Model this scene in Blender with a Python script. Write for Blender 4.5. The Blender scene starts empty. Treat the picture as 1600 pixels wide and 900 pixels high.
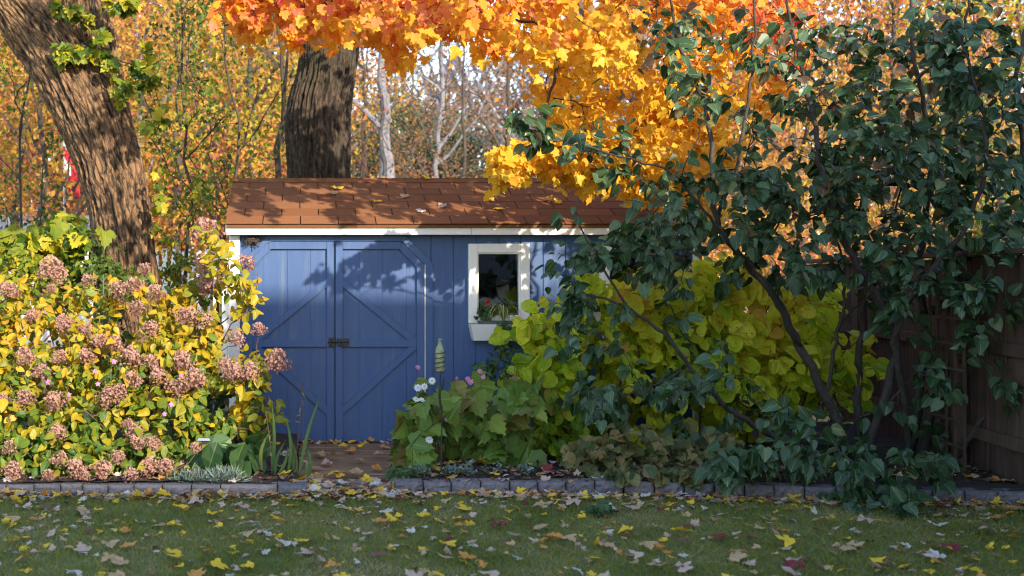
import bpy, math, random
import numpy as np
from mathutils import Vector, Matrix, noise

# ---------------------------------------------------------------- camera, sky, sun, exposure
sc = bpy.context.scene
COL = sc.collection
R = math.radians
CAM_Y, CAM_Z, FPX, CX, HZ = -10.5, 1.5, 1795.0, 470.0, 435.0      # metres; focal length and vanishing point in photo pixels
cam = bpy.data.cameras.new('camera')
cam.lens = 36.0 * FPX / 1600.0
cam.shift_x = (800 - CX) / 1600.0
cam.shift_y = -(450 - HZ) / 1600.0
cam.clip_start, cam.clip_end = 0.1, 1500.0
cam.dof.use_dof = True
cam.dof.focus_distance = 9.3
cam.dof.aperture_fstop = 2.0
cam_o = bpy.data.objects.new('camera', cam)
COL.objects.link(cam_o)
cam_o.location = (0, CAM_Y, CAM_Z)
cam_o.rotation_euler = (R(90), 0, 0)
sc.camera = cam_o

SUN = Vector((0.46, -0.80, 0.37)).normalized()                     # towards the sun
sd = bpy.data.lights.new('sun', 'SUN')
sd.energy, sd.angle, sd.color = 2.8, R(0.7), (1.0, 0.87, 0.68)
so = bpy.data.objects.new('sun', sd)
COL.objects.link(so)
so.rotation_euler = SUN.to_track_quat('Z', 'Y').to_euler()
so.location = (6, -12, 12)

w = bpy.data.worlds.new('World')
sc.world = w
w.use_nodes = True
wn = w.node_tree
sky = wn.nodes.new('ShaderNodeTexSky')
sky.sky_type = 'NISHITA'
sky.sun_disc = False
sky.sun_elevation = math.asin(SUN.z)
sky.sun_rotation = math.atan2(SUN.x, SUN.y)
sky.air_density, sky.dust_density, sky.ozone_density = 1.0, 0.4, 1.0
wn.links.new(sky.outputs[0], wn.nodes['Background'].inputs[0])
wn.nodes['Background'].inputs[1].default_value = 0.15

sc.view_settings.view_transform = 'Standard'
sc.view_settings.look = 'None'
sc.view_settings.exposure = 1.88
sc.view_settings.gamma = 1.0
sc.view_settings.use_curve_mapping = False
sc.cycles.pixel_filter_type = 'BLACKMAN_HARRIS'
sc.cycles.filter_width = 1.15
sc.cycles.use_denoising = True
sc.cycles.max_bounces = 7
sc.cycles.diffuse_bounces = 4
sc.cycles.transmission_bounces = 5
sc.cycles.transparent_max_bounces = 8

rng = np.random.default_rng(11)
random.seed(11)

# ---------------------------------------------------------------- helpers
ORIG = {}                                                          # world origin of every object built

def P(px, py, Y):                                                  # a photo pixel at depth Y, as a point of the place
    s = (Y - CAM_Y) / FPX
    return np.array([(px - CX) * s, Y, CAM_Z + (HZ - py) * s])

def tag(o, label=None, cat=None, group=None, kind=None):
    if label: o['label'] = label
    if cat: o['category'] = cat
    if group: o['group'] = group
    if kind: o['kind'] = kind
    return o

def empty(name, loc, label=None, cat=None, group=None):
    o = bpy.data.objects.new(name, None)
    o.empty_display_size = 0.1
    COL.objects.link(o)
    o.location = loc
    ORIG[o.name] = np.array(loc, float)
    return tag(o, label, cat, group)

def copy_tree(o, parent=None):
    c = o.copy()
    COL.objects.link(c)
    c.parent = parent
    for ch in list(o.children):
        copy_tree(ch, c)
    return c

class MB:
    """collects faces, builds one mesh object"""
    def __init__(self):
        self.V, self.L, self.S, self.M, self.T, self.B = [], [], [], [], [], []
        self.n = 0
    def add(self, V, loops, sizes, m=0, tint=0.5, rib=1.0):
        V = np.asarray(V, float).reshape(-1, 3)
        loops = np.asarray(loops, np.int64)
        self.V.append(V); self.L.append(loops + self.n); self.S.append(np.asarray(sizes, np.int64))
        self.M.append(np.full(len(sizes), m, np.int32))
        self.T.append(np.broadcast_to(np.asarray(tint, float), (len(V),)))
        self.B.append(np.broadcast_to(np.asarray(rib, float), (len(V),)))
        self.n += len(V)
        return self
    def poly(self, V, faces, m=0, tint=0.5):
        return self.add(V, [i for f in faces for i in f], [len(f) for f in faces], m, tint)
    def box(self, x0, x1, y0, y1, z0, z1, m=0, b=0.0):
        if b <= 0:
            V = [(x, y, z) for x in (x0, x1) for y in (y0, y1) for z in (z0, z1)]
            return self.poly(V, [(0, 1, 3, 2), (4, 6, 7, 5), (0, 4, 5, 1), (2, 3, 7, 6), (0, 2, 6, 4), (1, 5, 7, 3)], m)
        return self.obox(((x0+x1)/2, (y0+y1)/2, (z0+z1)/2), (1, 0, 0), (0, 1, 0), (0, 0, 1), (x1-x0)/2, (y1-y0)/2, (z1-z0)/2, m, b)
    def obox(self, c, ax, ay, az, hx, hy, hz, m=0, b=0.0):
        c, ax, ay, az = (np.asarray(v, float) for v in (c, ax, ay, az))
        if b <= 0:
            V = [c + ax*sx*hx + ay*sy*hy + az*sz*hz for sx in (-1, 1) for sy in (-1, 1) for sz in (-1, 1)]
            return self.poly(V, [(0, 1, 3, 2), (4, 6, 7, 5), (0, 4, 5, 1), (2, 3, 7, 6), (0, 2, 6, 4), (1, 5, 7, 3)], m)
        V, idx = [], {}
        for sx in (-1, 1):
            for sy in (-1, 1):
                for sz in (-1, 1):
                    for k in range(3):
                        d = [hx - b, hy - b, hz - b]; d[k] += b
                        idx[(sx, sy, sz, k)] = len(V)
                        V.append(c + ax*sx*d[0] + ay*sy*d[1] + az*sz*d[2])
        F = []
        q = [(-1, -1), (1, -1), (1, 1), (-1, 1)]
        for k in range(3):
            for s in (-1, 1):
                f = []
                for a, e in q:
                    t = [0, 0, 0]; t[k] = s; t[(k+1) % 3] = a; t[(k+2) % 3] = e
                    f.append(idx[(*t, k)])
                F.append(f if s > 0 else f[::-1])
        for k in range(3):                                         # bevel strips along axis k
            i, j = (k+1) % 3, (k+2) % 3
            for si in (-1, 1):
                for sj in (-1, 1):
                    f = []
                    for sk, ax_ in ((-1, i), (1, i), (1, j), (-1, j)):
                        t = [0, 0, 0]; t[k] = sk; t[i] = si; t[j] = sj
                        f.append(idx[(*t, ax_)])
                    F.append(f if si*sj < 0 else f[::-1])
        for sx in (-1, 1):
            for sy in (-1, 1):
                for sz in (-1, 1):
                    f = [idx[(sx, sy, sz, k)] for k in range(3)]
                    F.append(f if sx*sy*sz > 0 else f[::-1])
        return self.poly(V, F, m)
    def bar(self, p, q, wd, dp, up=(0, 1, 0), m=0, b=0.0):          # a board from p to q, wd wide in its plane, dp deep along up
        p, q, up = (np.asarray(v, float) for v in (p, q, up))
        a = q - p; L = np.linalg.norm(a); a = a / L
        s = np.cross(a, up); s /= np.linalg.norm(s)
        return self.obox((p+q)/2, a, s, np.cross(a, s), L/2, wd/2, dp/2, m, b)
    def tube(self, pts, rad, k=6, m=0, tint=0.5, caps=True):
        pts = np.asarray(pts, float); n = len(pts)
        rad = np.broadcast_to(np.asarray(rad, float), (n,))
        t = np.gradient(pts, axis=0)
        t /= np.linalg.norm(t, axis=1, keepdims=True) + 1e-9
        u = np.cross(t[0], (0.31, 0.77, 0.55)); u /= np.linalg.norm(u) + 1e-9
        U = np.empty((n, 3))
        for i in range(n):
            u = u - t[i]*np.dot(u, t[i]); u /= np.linalg.norm(u) + 1e-9
            U[i] = u
        W = np.cross(t, U)
        a = np.arange(k) * 2*math.pi/k
        V = pts[:, None] + rad[:, None, None]*(np.cos(a)[None, :, None]*U[:, None] + np.sin(a)[None, :, None]*W[:, None])
        V = V.reshape(-1, 3)
        i = np.arange(n-1)[:, None]*k; j = np.arange(k)[None]; j2 = (j+1) % k
        q = np.stack([i+j, i+j2, i+k+j2, i+k+j], -1).reshape(-1, 4)
        loops = q.ravel(); sizes = np.full(len(q), 4)
        if caps:
            loops = np.concatenate([loops, np.arange(k)[::-1], (n-1)*k + np.arange(k)])
            sizes = np.concatenate([sizes, [k, k]])
        return self.add(V, loops, sizes, m, tint)
    def lathe(self, prof, c, k=20, m=0, ax=(0, 0, 1)):
        az = Vector(ax).normalized(); q = az.to_track_quat('Z', 'Y').to_matrix()
        V = []
        for r, z in prof:
            for i in range(k):
                a = 2*math.pi*i/k
                v = q @ Vector((r*math.cos(a), r*math.sin(a), z))
                V.append((c[0]+v.x, c[1]+v.y, c[2]+v.z))
        F = [(i*k+j, i*k+(j+1) % k, (i+1)*k+(j+1) % k, (i+1)*k+j) for i in range(len(prof)-1) for j in range(k)]
        return self.poly(V, F, m)
    def leaves(self, tmpls, pos, tip, nrm, size, tint=0.5, wscale=1.0):
        """copies of leaf outlines: base at pos, tip along tip, upper face along nrm"""
        pos, tip, nrm = (np.asarray(v, float) for v in (pos, tip, nrm))
        n = len(pos)
        if n == 0: return self
        size = np.broadcast_to(np.asarray(size, float), (n,)); tint = np.broadcast_to(np.asarray(tint, float), (n,))
        tip = tip / (np.linalg.norm(tip, axis=1, keepdims=True) + 1e-9)
        x = np.cross(tip, nrm); x /= np.linalg.norm(x, axis=1, keepdims=True) + 1e-9
        z = np.cross(x, tip)
        pick = rng.integers(0, len(tmpls), n)
        for k, (TV, TL, TS, TR) in enumerate(tmpls):
            s = np.nonzero(pick == k)[0]
            if len(s) == 0: continue
            B = TV[None]*size[s, None, None]
            V = pos[s, None] + B[..., 0:1]*wscale*x[s, None] + B[..., 1:2]*tip[s, None] + B[..., 2:3]*z[s, None]
            L = (TL[None] + (np.arange(len(s))*len(TV))[:, None]).ravel()
            self.add(V.reshape(-1, 3), L, np.tile(TS, len(s)), 0, np.repeat(tint[s], len(TV)), np.tile(TR, len(s)))
        return self
    def build(self, name, mats, parent=None, smooth=False, org=None):
        V = np.concatenate(self.V); L = np.concatenate(self.L); S = np.concatenate(self.S)
        o0 = ORIG[parent.name] if parent is not None else (np.asarray(org, float) if org is not None else np.zeros(3))
        me = bpy.data.meshes.new(name)
        me.vertices.add(len(V)); me.loops.add(len(L)); me.polygons.add(len(S))
        me.vertices.foreach_set('co', (V - o0).astype(np.float32).ravel())
        me.loops.foreach_set('vertex_index', L.astype(np.int32))
        st = np.concatenate([[0], np.cumsum(S)[:-1]]).astype(np.int32)
        me.polygons.foreach_set('loop_start', st)
        me.polygons.foreach_set('material_index', np.concatenate(self.M))
        me.polygons.foreach_set('use_smooth', np.full(len(S), smooth))
        for nm, arr in (('tint', self.T), ('rib', self.B)):
            at = me.attributes.new(nm, 'FLOAT', 'POINT')
            at.data.foreach_set('value', np.concatenate(arr).astype(np.float32))
        if hasattr(self, 'bc'):                                    # bark coordinates of a trunk: round it and along it
            at = me.attributes.new('barkco', 'FLOAT_VECTOR', 'POINT')
            at.data.foreach_set('vector', np.concatenate(self.bc).astype(np.float32).ravel())
        me.update(calc_edges=True)
        for mt in (mats if isinstance(mats, (list, tuple)) else [mats]):
            me.materials.append(mt)
        o = bpy.data.objects.new(name, me)
        COL.objects.link(o)
        if parent is not None: o.parent = parent
        elif org is not None: o.location = org
        ORIG[o.name] = np.array(o0, float)
        return o

# ---------------------------------------------------------------- leaf outlines
def template(half, fold=0.25, curl=0.3, side=0.0, wav=0.0, ribs=4):
    half = [np.array(h, float) for h in half]
    ys = np.linspace(half[0][1], half[-1][1], ribs)
    V, Rb = [], []
    for y in ys: V.append((0, y, 0)); Rb.append(0.0)
    nr = len(V)
    L, S = [], []
    mx = max(h[0] for h in half)
    for sgn in (1, -1):
        base = len(V)
        for i, (x, y) in enumerate(half[1:-1]):
            V.append((sgn*x, y, 0)); Rb.append(1.0)
        f = [0] + list(range(base, len(V))) + [nr-1] + list(range(nr-2, 0, -1))
        if sgn < 0: f = f[::-1]
        L += f; S.append(len(f))
    V = np.array(V, float)
    x, y = V[:, 0].copy(), V[:, 1].copy()
    V[:, 2] = fold*np.abs(x) - curl*(np.clip(y-0.15, 0, 2))**2 + side*x*np.abs(x) + wav*np.sin(7*y + 9*x)*np.abs(x)
    V[:, 0] *= 1.0/math.sqrt(1+fold*fold)
    return V, np.array(L), np.array(S), np.array(Rb)

MAPLE = [(0, 0), (.16, -.08), (.40, .00), (.38, .14), (.56, .26), (.62, .52), (.46, .52), (.30, .50), (.30, .66), (.31, .78), (.16, .82), (0, 1.02)]
HEART = [(0, .04), (.14, -.05), (.33, .03), (.43, .24), (.38, .48), (.22, .76), (0, 1)]
OVATE = [(0, 0), (.18, .12), (.29, .35), (.26, .6), (.13, .86), (0, 1)]
ROUND = [(0, .05), (.2, -.04), (.43, .12), (.5, .42), (.42, .72), (.2, .93), (0, 1)]
GRAPE = [(0, .02), (.24, -.14), (.46, -.04), (.48, .12), (.64, .30), (.52, .38), (.50, .50), (.32, .46), (.36, .66), (.24, .70), (.2, .86), (.09, .88), (0, 1.05)]
MANTLE = [(0, .05), (.22, -.1), (.4, -.02), (.45, .12), (.56, .2), (.52, .38), (.54, .55), (.4, .6), (.34, .76), (.2, .76), (.12, .9), (0, .88)]
SMALL = [(0, 0), (.25, .4), (0, 1)]
LANCE = [(0, 0), (.10, .2), (.12, .5), (.07, .8), (0, 1)]
def variants(h, n=4, fold=(.05, .5), curl=(0, .5), side=.3, wav=.15, ribs=4):
    r = random.Random(5)
    return [template(h, r.uniform(*fold), r.uniform(*curl), r.uniform(-side, side), r.uniform(-wav, wav), ribs) for _ in range(n)]
T_MAPLE = variants(MAPLE, 6, (-.1, .45), (-.1, .6))
T_HEART = variants(HEART, 6, (.05, .45), (.05, .5))
T_OVATE = variants(OVATE, 5, (.05, .5), (0, .6))
T_ROUND = variants(ROUND, 6, (.0, .35), (0, .5))
T_GRAPE = variants(GRAPE, 5, (.0, .35), (.1, .5))
T_MANTLE = variants(MANTLE, 5, (.05, .5), (0, .4))
T_SMALL = variants(SMALL, 3, (.1, .4), (0, .4), ribs=2)
T_LANCE = variants(LANCE, 3, (.2, .6), (0, .5))
T_DRY = variants(MAPLE, 8, (-.35, .35), (-.5, .45), side=.35, wav=.3)

def unit(v): return v/(np.linalg.norm(v, axis=-1, keepdims=True) + 1e-9)
def rnd(n, s=1.0): return rng.normal(0, s, (n, 3))

# ---------------------------------------------------------------- branching
def smooth_line(pts, step=0.1):
    pts = np.asarray(pts, float)
    if len(pts) < 3: 
        n = max(2, int(np.linalg.norm(pts[1]-pts[0])/step)+1)
        return pts[0] + (pts[1]-pts[0])*np.linspace(0, 1, n)[:, None]
    e = np.vstack([2*pts[0]-pts[1], pts, 2*pts[-1]-pts[-2]])
    out = []
    for i in range(1, len(e)-2):
        n = max(2, int(np.linalg.norm(e[i+1]-e[i])/step))
        t = (np.arange(n)/n)[:, None]
        out.append(0.5*(2*e[i] + (e[i+1]-e[i-1])*t + (2*e[i-1]-5*e[i]+4*e[i+1]-e[i+2])*t*t + (3*e[i]-e[i-1]-3*e[i+1]+e[i+2])*t**3))
    out.append(pts[-1:])
    return np.concatenate(out)

class Skel:
    def __init__(self, cap=60000):
        self.P = np.zeros((cap, 3)); self.D = np.zeros((cap, 3)); self.par = np.full(cap, -1); self.rmin = np.zeros(cap); self.n = 0
        self.ok = np.ones(cap, bool)
    def node(self, p, par, r=0.0, ok=True):
        i = self.n; self.n += 1
        self.P[i] = p; self.par[i] = par; self.rmin[i] = r; self.ok[i] = ok
        if par >= 0: self.D[i] = unit(self.P[i]-self.P[par])
        return i
    def line(self, pts, r0, r1, par=-1, step=0.12, wob=0.0, bare=0.0):
        q = smooth_line(pts, step)
        if wob: q[1:-1] += rng.normal(0, wob, (len(q)-2, 3))
        ids = []
        for k, p in enumerate(q):
            if par >= 0 and k == 0: continue
            f = k/(len(q)-1)
            par = self.node(p, par, r0 + (r1-r0)*f, f >= bare); ids.append(par)
        self.D[ids[0]] = self.D[ids[min(1, len(ids)-1)]]
        return ids
    def reach(self, t, step=0.1, sag=0.0, wob=0.1, r=0.003, ang=0.7):
        n = self.n
        v = t - self.P[:n]; d = np.linalg.norm(v, axis=1)
        c = np.einsum('ij,ij->i', v, self.D[:n])/(d+1e-9)
        cost = d*(1 + ang*(1-c)) + np.where(self.ok[:n], 0, 1e3)
        b = int(np.argmin(cost)); L = d[b]
        p0 = self.P[b]; m = p0 + self.D[b]*L*0.35 + (t-p0)*0.2
        k = max(2, int(L/step))
        tt = np.linspace(0, 1, k+1)[1:, None]
        q = (1-tt)**2*p0 + 2*tt*(1-tt)*m + tt*tt*t
        q[:, 2] -= sag*L*(4*tt[:, 0]*(1-tt[:, 0]))*0.3
        if k > 2: q[:-1] += rng.normal(0, wob*step, (k-1, 3))
        tw = [p0]
        par = b
        for p in q:
            par = self.node(p, par, r); tw.append(p)
        return np.array(tw)
    def mesh(self, mb, k=5, pw=2.4, rtip=0.003, big=8, rbig=0.05, rmax=None, m=0):
        n = self.n; rad = np.zeros(n); acc = np.zeros(n)
        ch = [[] for _ in range(n)]
        for i in range(n-1, -1, -1):
            rad[i] = max(self.rmin[i], acc[i]**(1/pw) if acc[i] > 0 else rtip)
            if rmax is not None: rad[i] = min(rad[i], max(rmax, self.rmin[i]))
            p = self.par[i]
            if p >= 0: acc[p] += rad[i]**pw*0.98; ch[p].append(i)
        starts = [(-1, i) for i in range(n) if self.par[i] < 0]
        while starts:
            p, i = starts.pop()
            ids = [p, i] if p >= 0 else [i]
            while ch[i]:
                c = max(ch[i], key=lambda q: rad[q])
                for q in ch[i]:
                    if q != c: starts.append((i, q))
                i = c; ids.append(i)
            if len(ids) < 2: continue
            r = rad[ids].copy()
            if p >= 0: r[0] = r[1]
            mb.tube(self.P[ids], r, big if r.max() > rbig else k, m=m)
        return rad

def along(tw, per, f0=0.35, jit=0.02):
    """bases, twig directions of leaves spread along the end of each twig"""
    B, D = [], []
    for q in tw:
        k = rng.integers(max(1, int(per*0.7)), int(per*1.3)+1)
        f = f0 + (1-f0)*np.sqrt(rng.random(k))
        x = f*(len(q)-1); i = np.minimum(x.astype(int), len(q)-2); a = (x-i)[:, None]
        B.append(q[i]*(1-a) + q[i+1]*a); D.append(unit(q[i+1]-q[i]))
    B = np.concatenate(B); D = np.concatenate(D)
    return B + rnd(len(B), jit), D

def in_ellipses(E, ydist):
    """cluster centres: (cx, cy, rx, ry, n) ellipses in the photo, each given its own depths"""
    out = []
    for e in E:
        cx, cy, rx, ry, n = e[:5]
        yd = e[5] if len(e) > 5 else ydist
        for _ in range(n):
            a = rng.random()*2*math.pi; r = math.sqrt(rng.random())
            out.append(P(cx + rx*r*math.cos(a), cy + ry*r*math.sin(a), yd[0] + (yd[1]-yd[0])*rng.random()))
    return np.array(out)

def in_poly(poly, n, ydist):
    poly = np.array(poly, float); lo, hi = poly.min(0), poly.max(0)
    out = []
    while len(out) < n:
        x, y = lo + (hi-lo)*rng.random(2)
        c = False; j = len(poly)-1
        for i in range(len(poly)):
            if (poly[i, 1] > y) != (poly[j, 1] > y) and x < (poly[j, 0]-poly[i, 0])*(y-poly[i, 1])/(poly[j, 1]-poly[i, 1]) + poly[i, 0]: c = not c
            j = i
        if c: out.append(P(x, y, ydist[0] + (ydist[1]-ydist[0])*rng.random()))
    return np.array(out)

# ---------------------------------------------------------------- materials
def srgb(r, g, b):
    f = lambda c: ((c/255+0.055)/1.055)**2.4 if c > 10 else c/255/12.92
    return (f(r), f(g), f(b), 1.0)

class NT:
    def __init__(self, name):
        self.m = bpy.data.materials.new(name); self.m.use_nodes = True
        self.t = self.m.node_tree; self.p = self.t.nodes['Principled BSDF']; self.out = self.t.nodes['Material Output']
    def n(self, typ, **kw):
        nd = self.t.nodes.new('ShaderNode'+typ)
        for k, v in kw.items():
            setattr(nd, k, v)
        return nd
    def l(self, a, b): self.t.links.new(a, b)
    def ramp(self, fac, stops):
        r = self.n('ValToRGB'); e = r.color_ramp.elements
        while len(e) < len(stops): e.new(0.5)
        for x, (p, c) in zip(e, stops): x.position = p; x.color = c if len(c) == 4 else (*c, 1)
        self.l(fac, r.inputs[0]); return r.outputs[0]
    def math(self, op, a, b=0.0, clamp=False):
        nd = self.n('Math', operation=op, use_clamp=clamp)
        for i, v in enumerate((a, b)):
            if isinstance(v, (int, float)): nd.inputs[i].default_value = v
            else: self.l(v, nd.inputs[i])
        return nd.outputs[0]
    def mix(self, fac, a, b, mode='MIX'):
        nd = self.n('Mix', data_type='RGBA', blend_type=mode)
        for i, v in ((0, fac), (6, a), (7, b)):
            if isinstance(v, (int, float)): nd.inputs[i].default_value = v
            elif isinstance(v, tuple): nd.inputs[i].default_value = v if len(v) == 4 else (*v, 1)
            else: self.l(v, nd.inputs[i])
        return nd.outputs[2]
    def coord(self, scale=(1, 1, 1), kind='Object', rot=(0, 0, 0)):
        tc = self.n('TexCoord'); mp = self.n('Mapping')
        mp.inputs['Scale'].default_value = scale; mp.inputs['Rotation'].default_value = rot
        self.l(tc.outputs[kind], mp.inputs[0]); return mp.outputs[0]
    def noise(self, vec, scale, detail=4, rough=0.55, dist=0.0):
        nd = self.n('TexNoise'); nd.inputs['Scale'].default_value = scale; nd.inputs['Detail'].default_value = detail
        nd.inputs['Roughness'].default_value = rough; nd.inputs['Distortion'].default_value = dist
        self.l(vec, nd.inputs['Vector']); return nd.outputs[0]
    def voronoi(self, vec, scale, feature='F1'):
        nd = self.n('TexVoronoi', feature=feature); nd.inputs['Scale'].default_value = scale
        self.l(vec, nd.inputs['Vector']); return nd.outputs[0]
    def bump(self, h, strength=0.3, dist=0.01):
        nd = self.n('Bump'); nd.inputs['Strength'].default_value = strength; nd.inputs['Distance'].default_value = dist
        self.l(h, nd.inputs['Height']); self.l(nd.outputs[0], self.p.inputs['Normal']); return nd
    def set(self, color=None, rough=None, **kw):
        if color is not None:
            if isinstance(color, tuple): self.p.inputs['Base Color'].default_value = color if len(color) == 4 else (*color, 1)
            else: self.l(color, self.p.inputs['Base Color'])
        if rough is not None:
            if isinstance(rough, (int, float)): self.p.inputs['Roughness'].default_value = rough
            else: self.l(rough, self.p.inputs['Roughness'])
        for k, v in kw.items(): self.p.inputs[k].default_value = v
        return self.m

def leaf_mat(name, stops, trans=0.35, rough=0.5, spread=0.5, rib=0.25, spots=None, spec=0.4, edge=None):
    t = NT(name)
    at = t.n('Attribute', attribute_name='tint'); rb = t.n('Attribute', attribute_name='rib')
    geo = t.n('NewGeometry')
    f = t.math('ADD', at.outputs['Fac'], t.math('MULTIPLY', t.math('SUBTRACT', geo.outputs['Random Per Island'], 0.5), spread), True)
    c = t.ramp(f, stops)
    vec = t.coord()
    nz = t.noise(vec, 22, 3)
    c = t.mix(t.math('MULTIPLY', nz, 0.35), c, t.mix(1.0, c, (0.45, 0.5, 0.4), 'MULTIPLY'))
    ribm = t.ramp(rb.outputs['Fac'], [(0.0, (1, 1, 1)), (0.09, (0, 0, 0))])
    c = t.mix(t.math('MULTIPLY', ribm, rib), c, (0.55, 0.55, 0.3))
    if edge:
        em = t.math('MULTIPLY', t.ramp(rb.outputs['Fac'], [(0.80, (0, 0, 0)), (1.0, (.8, .8, .8))]), t.ramp(t.noise(vec, 9, 2), [(0.52, (0, 0, 0)), (0.70, (1, 1, 1))]))
        c = t.mix(em, c, edge)
    if spots:
        sp = t.ramp(t.noise(vec, 55, 3), [(0.62, (0, 0, 0)), (0.70, (1, 1, 1))])
        c = t.mix(sp, c, spots)
    t.set(c, rough)
    t.p.inputs['Specular IOR Level'].default_value = spec
    tr = t.n('BsdfTranslucent'); t.l(c, tr.inputs[0])
    mx = t.n('MixShader'); mx.inputs[0].default_value = trans
    t.l(t.p.outputs[0], mx.inputs[1]); t.l(tr.outputs[0], mx.inputs[2]); t.l(mx.outputs[0], t.out.inputs[0])
    return t.m

def plain(name, col, rough=0.6, var=0.25, scale=12, bump=0.15, metal=0.0):
    t = NT(name); v = t.coord()
    nz = t.noise(v, scale, 5)
    c = t.mix(t.ramp(nz, [(0.3, (0, 0, 0)), (0.7, (1, 1, 1))]), tuple(x*(1-var) for x in col[:3]), tuple(min(1, x*(1+var*0.6)) for x in col[:3]))
    t.set(c, rough, Metallic=metal)
    if bump: t.bump(t.noise(v, scale*6, 3), bump, 0.004)
    return t.m

def bark(name, dark, light, sc_=(14, 14, 2.2), moss=None, bump=0.8, ridge=False):
    t = NT(name); v = t.coord(sc_)
    nz = t.noise(v, 1.0, 6, 0.65, 0.6); fine = t.noise(v, 5.0, 4, 0.6)
    h = t.math('ADD', nz, t.math('MULTIPLY', fine, 0.4))
    if ridge:
        at = t.n('Attribute', attribute_name='tint'); bc = t.n('Attribute', attribute_name='barkco')
        mp = t.n('Mapping'); mp.inputs['Scale'].default_value = sc_; t.l(bc.outputs['Vector'], mp.inputs[0]); v = mp.outputs[0]
        wob = t.n('TexNoise'); wob.inputs['Scale'].default_value = 1.3; wob.inputs['Detail'].default_value = 3; t.l(v, wob.inputs['Vector'])
        vv = t.n('VectorMath', operation='MULTIPLY_ADD'); t.l(wob.outputs['Color'], vv.inputs[0]); vv.inputs[1].default_value = (.9, .9, .9); t.l(v, vv.inputs[2])
        pl_ = t.ramp(t.voronoi(vv.outputs[0], 1.0, 'DISTANCE_TO_EDGE'), [(0.0, (0, 0, 0)), (0.22, (1, 1, 1))])
        fine = t.noise(v, 5.0, 5, 0.7)
        h = t.math('ADD', t.math('ADD', t.math('MULTIPLY', pl_, 0.32), t.math('MULTIPLY', fine, 0.55)), t.math('MULTIPLY', at.outputs['Fac'], 0.42))
    c = t.ramp(h, [(0.42, dark), (0.62, tuple(a*.6+b*.4 for a, b in zip(dark, light))), (0.92, light)])
    if moss:
        c = t.mix(t.ramp(t.noise(t.coord((1.6, 1.6, 1.0)), 1.2, 4), [(0.5, (0, 0, 0)), (0.68, (1, 1, 1))]), c, moss)
    t.set(c, 0.85); t.bump(h, bump, 0.03)
    return t.m

def wood(name, a, b, grain='x', rough=0.75, bump=0.4, sc_=1.0):
    t = NT(name)
    s = {'x': (2*sc_, 30*sc_, 30*sc_), 'z': (30*sc_, 30*sc_, 2*sc_), 'y': (30*sc_, 2*sc_, 30*sc_)}[grain]
    nz = t.noise(t.coord(s), 1.0, 6, 0.6, 0.8)
    geo = t.n('NewGeometry')
    c = t.ramp(nz, [(0.3, a), (0.7, b)])
    c = t.mix(t.math('MULTIPLY', geo.outputs['Random Per Island'], 0.5), c, t.mix(1.0, c, (0.5, 0.48, 0.5), 'MULTIPLY'))
    st = t.ramp(t.noise(t.coord((3, 3, 3)), 1.0, 4), [(0.45, (0, 0, 0)), (0.7, (1, 1, 1))])
    c = t.mix(t.math('MULTIPLY', st, 0.5), c, t.mix(1.0, c, (0.55, 0.55, 0.52), 'MULTIPLY'))
    t.set(c, rough); t.bump(nz, bump, 0.006)
    return t.m

MAT = {}
def blue_paint():
    t = NT('blue_paint')
    g = t.noise(t.coord((26, 26, 1.6)), 1.0, 6, 0.65, 0.3); w_ = t.noise(t.coord((2, 2, 1)), 1.5, 4)
    c = t.ramp(w_, [(0.3, (0.025, 0.066, 0.185)), (0.7, (0.036, 0.084, 0.21))])
    c = t.mix(t.ramp(g, [(0.52, (0, 0, 0)), (0.75, (0.6, 0.6, 0.6))]), c, (0.10, 0.135, 0.20))
    t.set(c, t.ramp(w_, [(0.3, (0.42,)*3), (0.7, (0.6,)*3)])); t.bump(g, 0.28, 0.004)
    return t.m
MAT['blue'] = blue_paint()
def white_paint():
    t = NT('white_paint'); v = t.coord()
    g = t.noise(t.coord((6, 6, 18)), 1.0, 4)
    d = t.ramp(t.noise(v, 4, 5), [(0.45, (0, 0, 0)), (0.8, (1, 1, 1))])
    c = t.mix(t.math('MULTIPLY', d, 0.35), (0.80, 0.77, 0.73), (0.52, 0.49, 0.43))
    t.set(c, 0.5); t.bump(g, 0.12, 0.003)
    return t.m
MAT['white'] = white_paint()
def shingle():
    t = NT('shingle'); v = t.coord(); geo = t.n('NewGeometry')
    c = t.ramp(geo.outputs['Random Per Island'], [(0.0, (0.225, 0.095, 0.040)), (0.5, (0.26, 0.112, 0.046)), (1.0, (0.30, 0.132, 0.055))])
    gr = t.noise(v, 420, 2); bl = t.noise(v, 7, 4)
    c = t.mix(t.ramp(gr, [(0.42, (0.75, 0.75, 0.75)), (0.62, (0, 0, 0))]), c, t.mix(1.0, c, (0.38, 0.33, 0.32), 'MULTIPLY'))
    c = t.mix(t.math('MULTIPLY', t.ramp(bl, [(0.45, (0, 0, 0)), (0.75, (1, 1, 1))]), 0.45), c, (0.14, 0.07, 0.04))
    t.set(c, 0.95); t.p.inputs['Specular IOR Level'].default_value = 0.15; t.bump(gr, 0.5, 0.003)
    return t.m
MAT['shingle'] = shingle()
def concrete(name, a, b):
    t = NT(name); v = t.coord(); geo = t.n('NewGeometry'); oi = t.n('ObjectInfo')
    nz = t.noise(v, 18, 6, 0.7); fine = t.noise(v, 150, 3)
    c = t.ramp(nz, [(0.3, a), (0.7, b)])
    c = t.mix(t.ramp(fine, [(0.55, (0, 0, 0)), (0.72, (0.7, 0.7, 0.7))]), c, (0.06, 0.055, 0.06))
    c = t.mix(t.math('MULTIPLY', oi.outputs['Random'], 0.45), c, t.mix(1.0, c, (0.55, 0.55, 0.6), 'MULTIPLY'))
    t.set(c, 0.9); t.bump(t.math('ADD', nz, fine), 0.6, 0.01)
    return t.m
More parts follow.
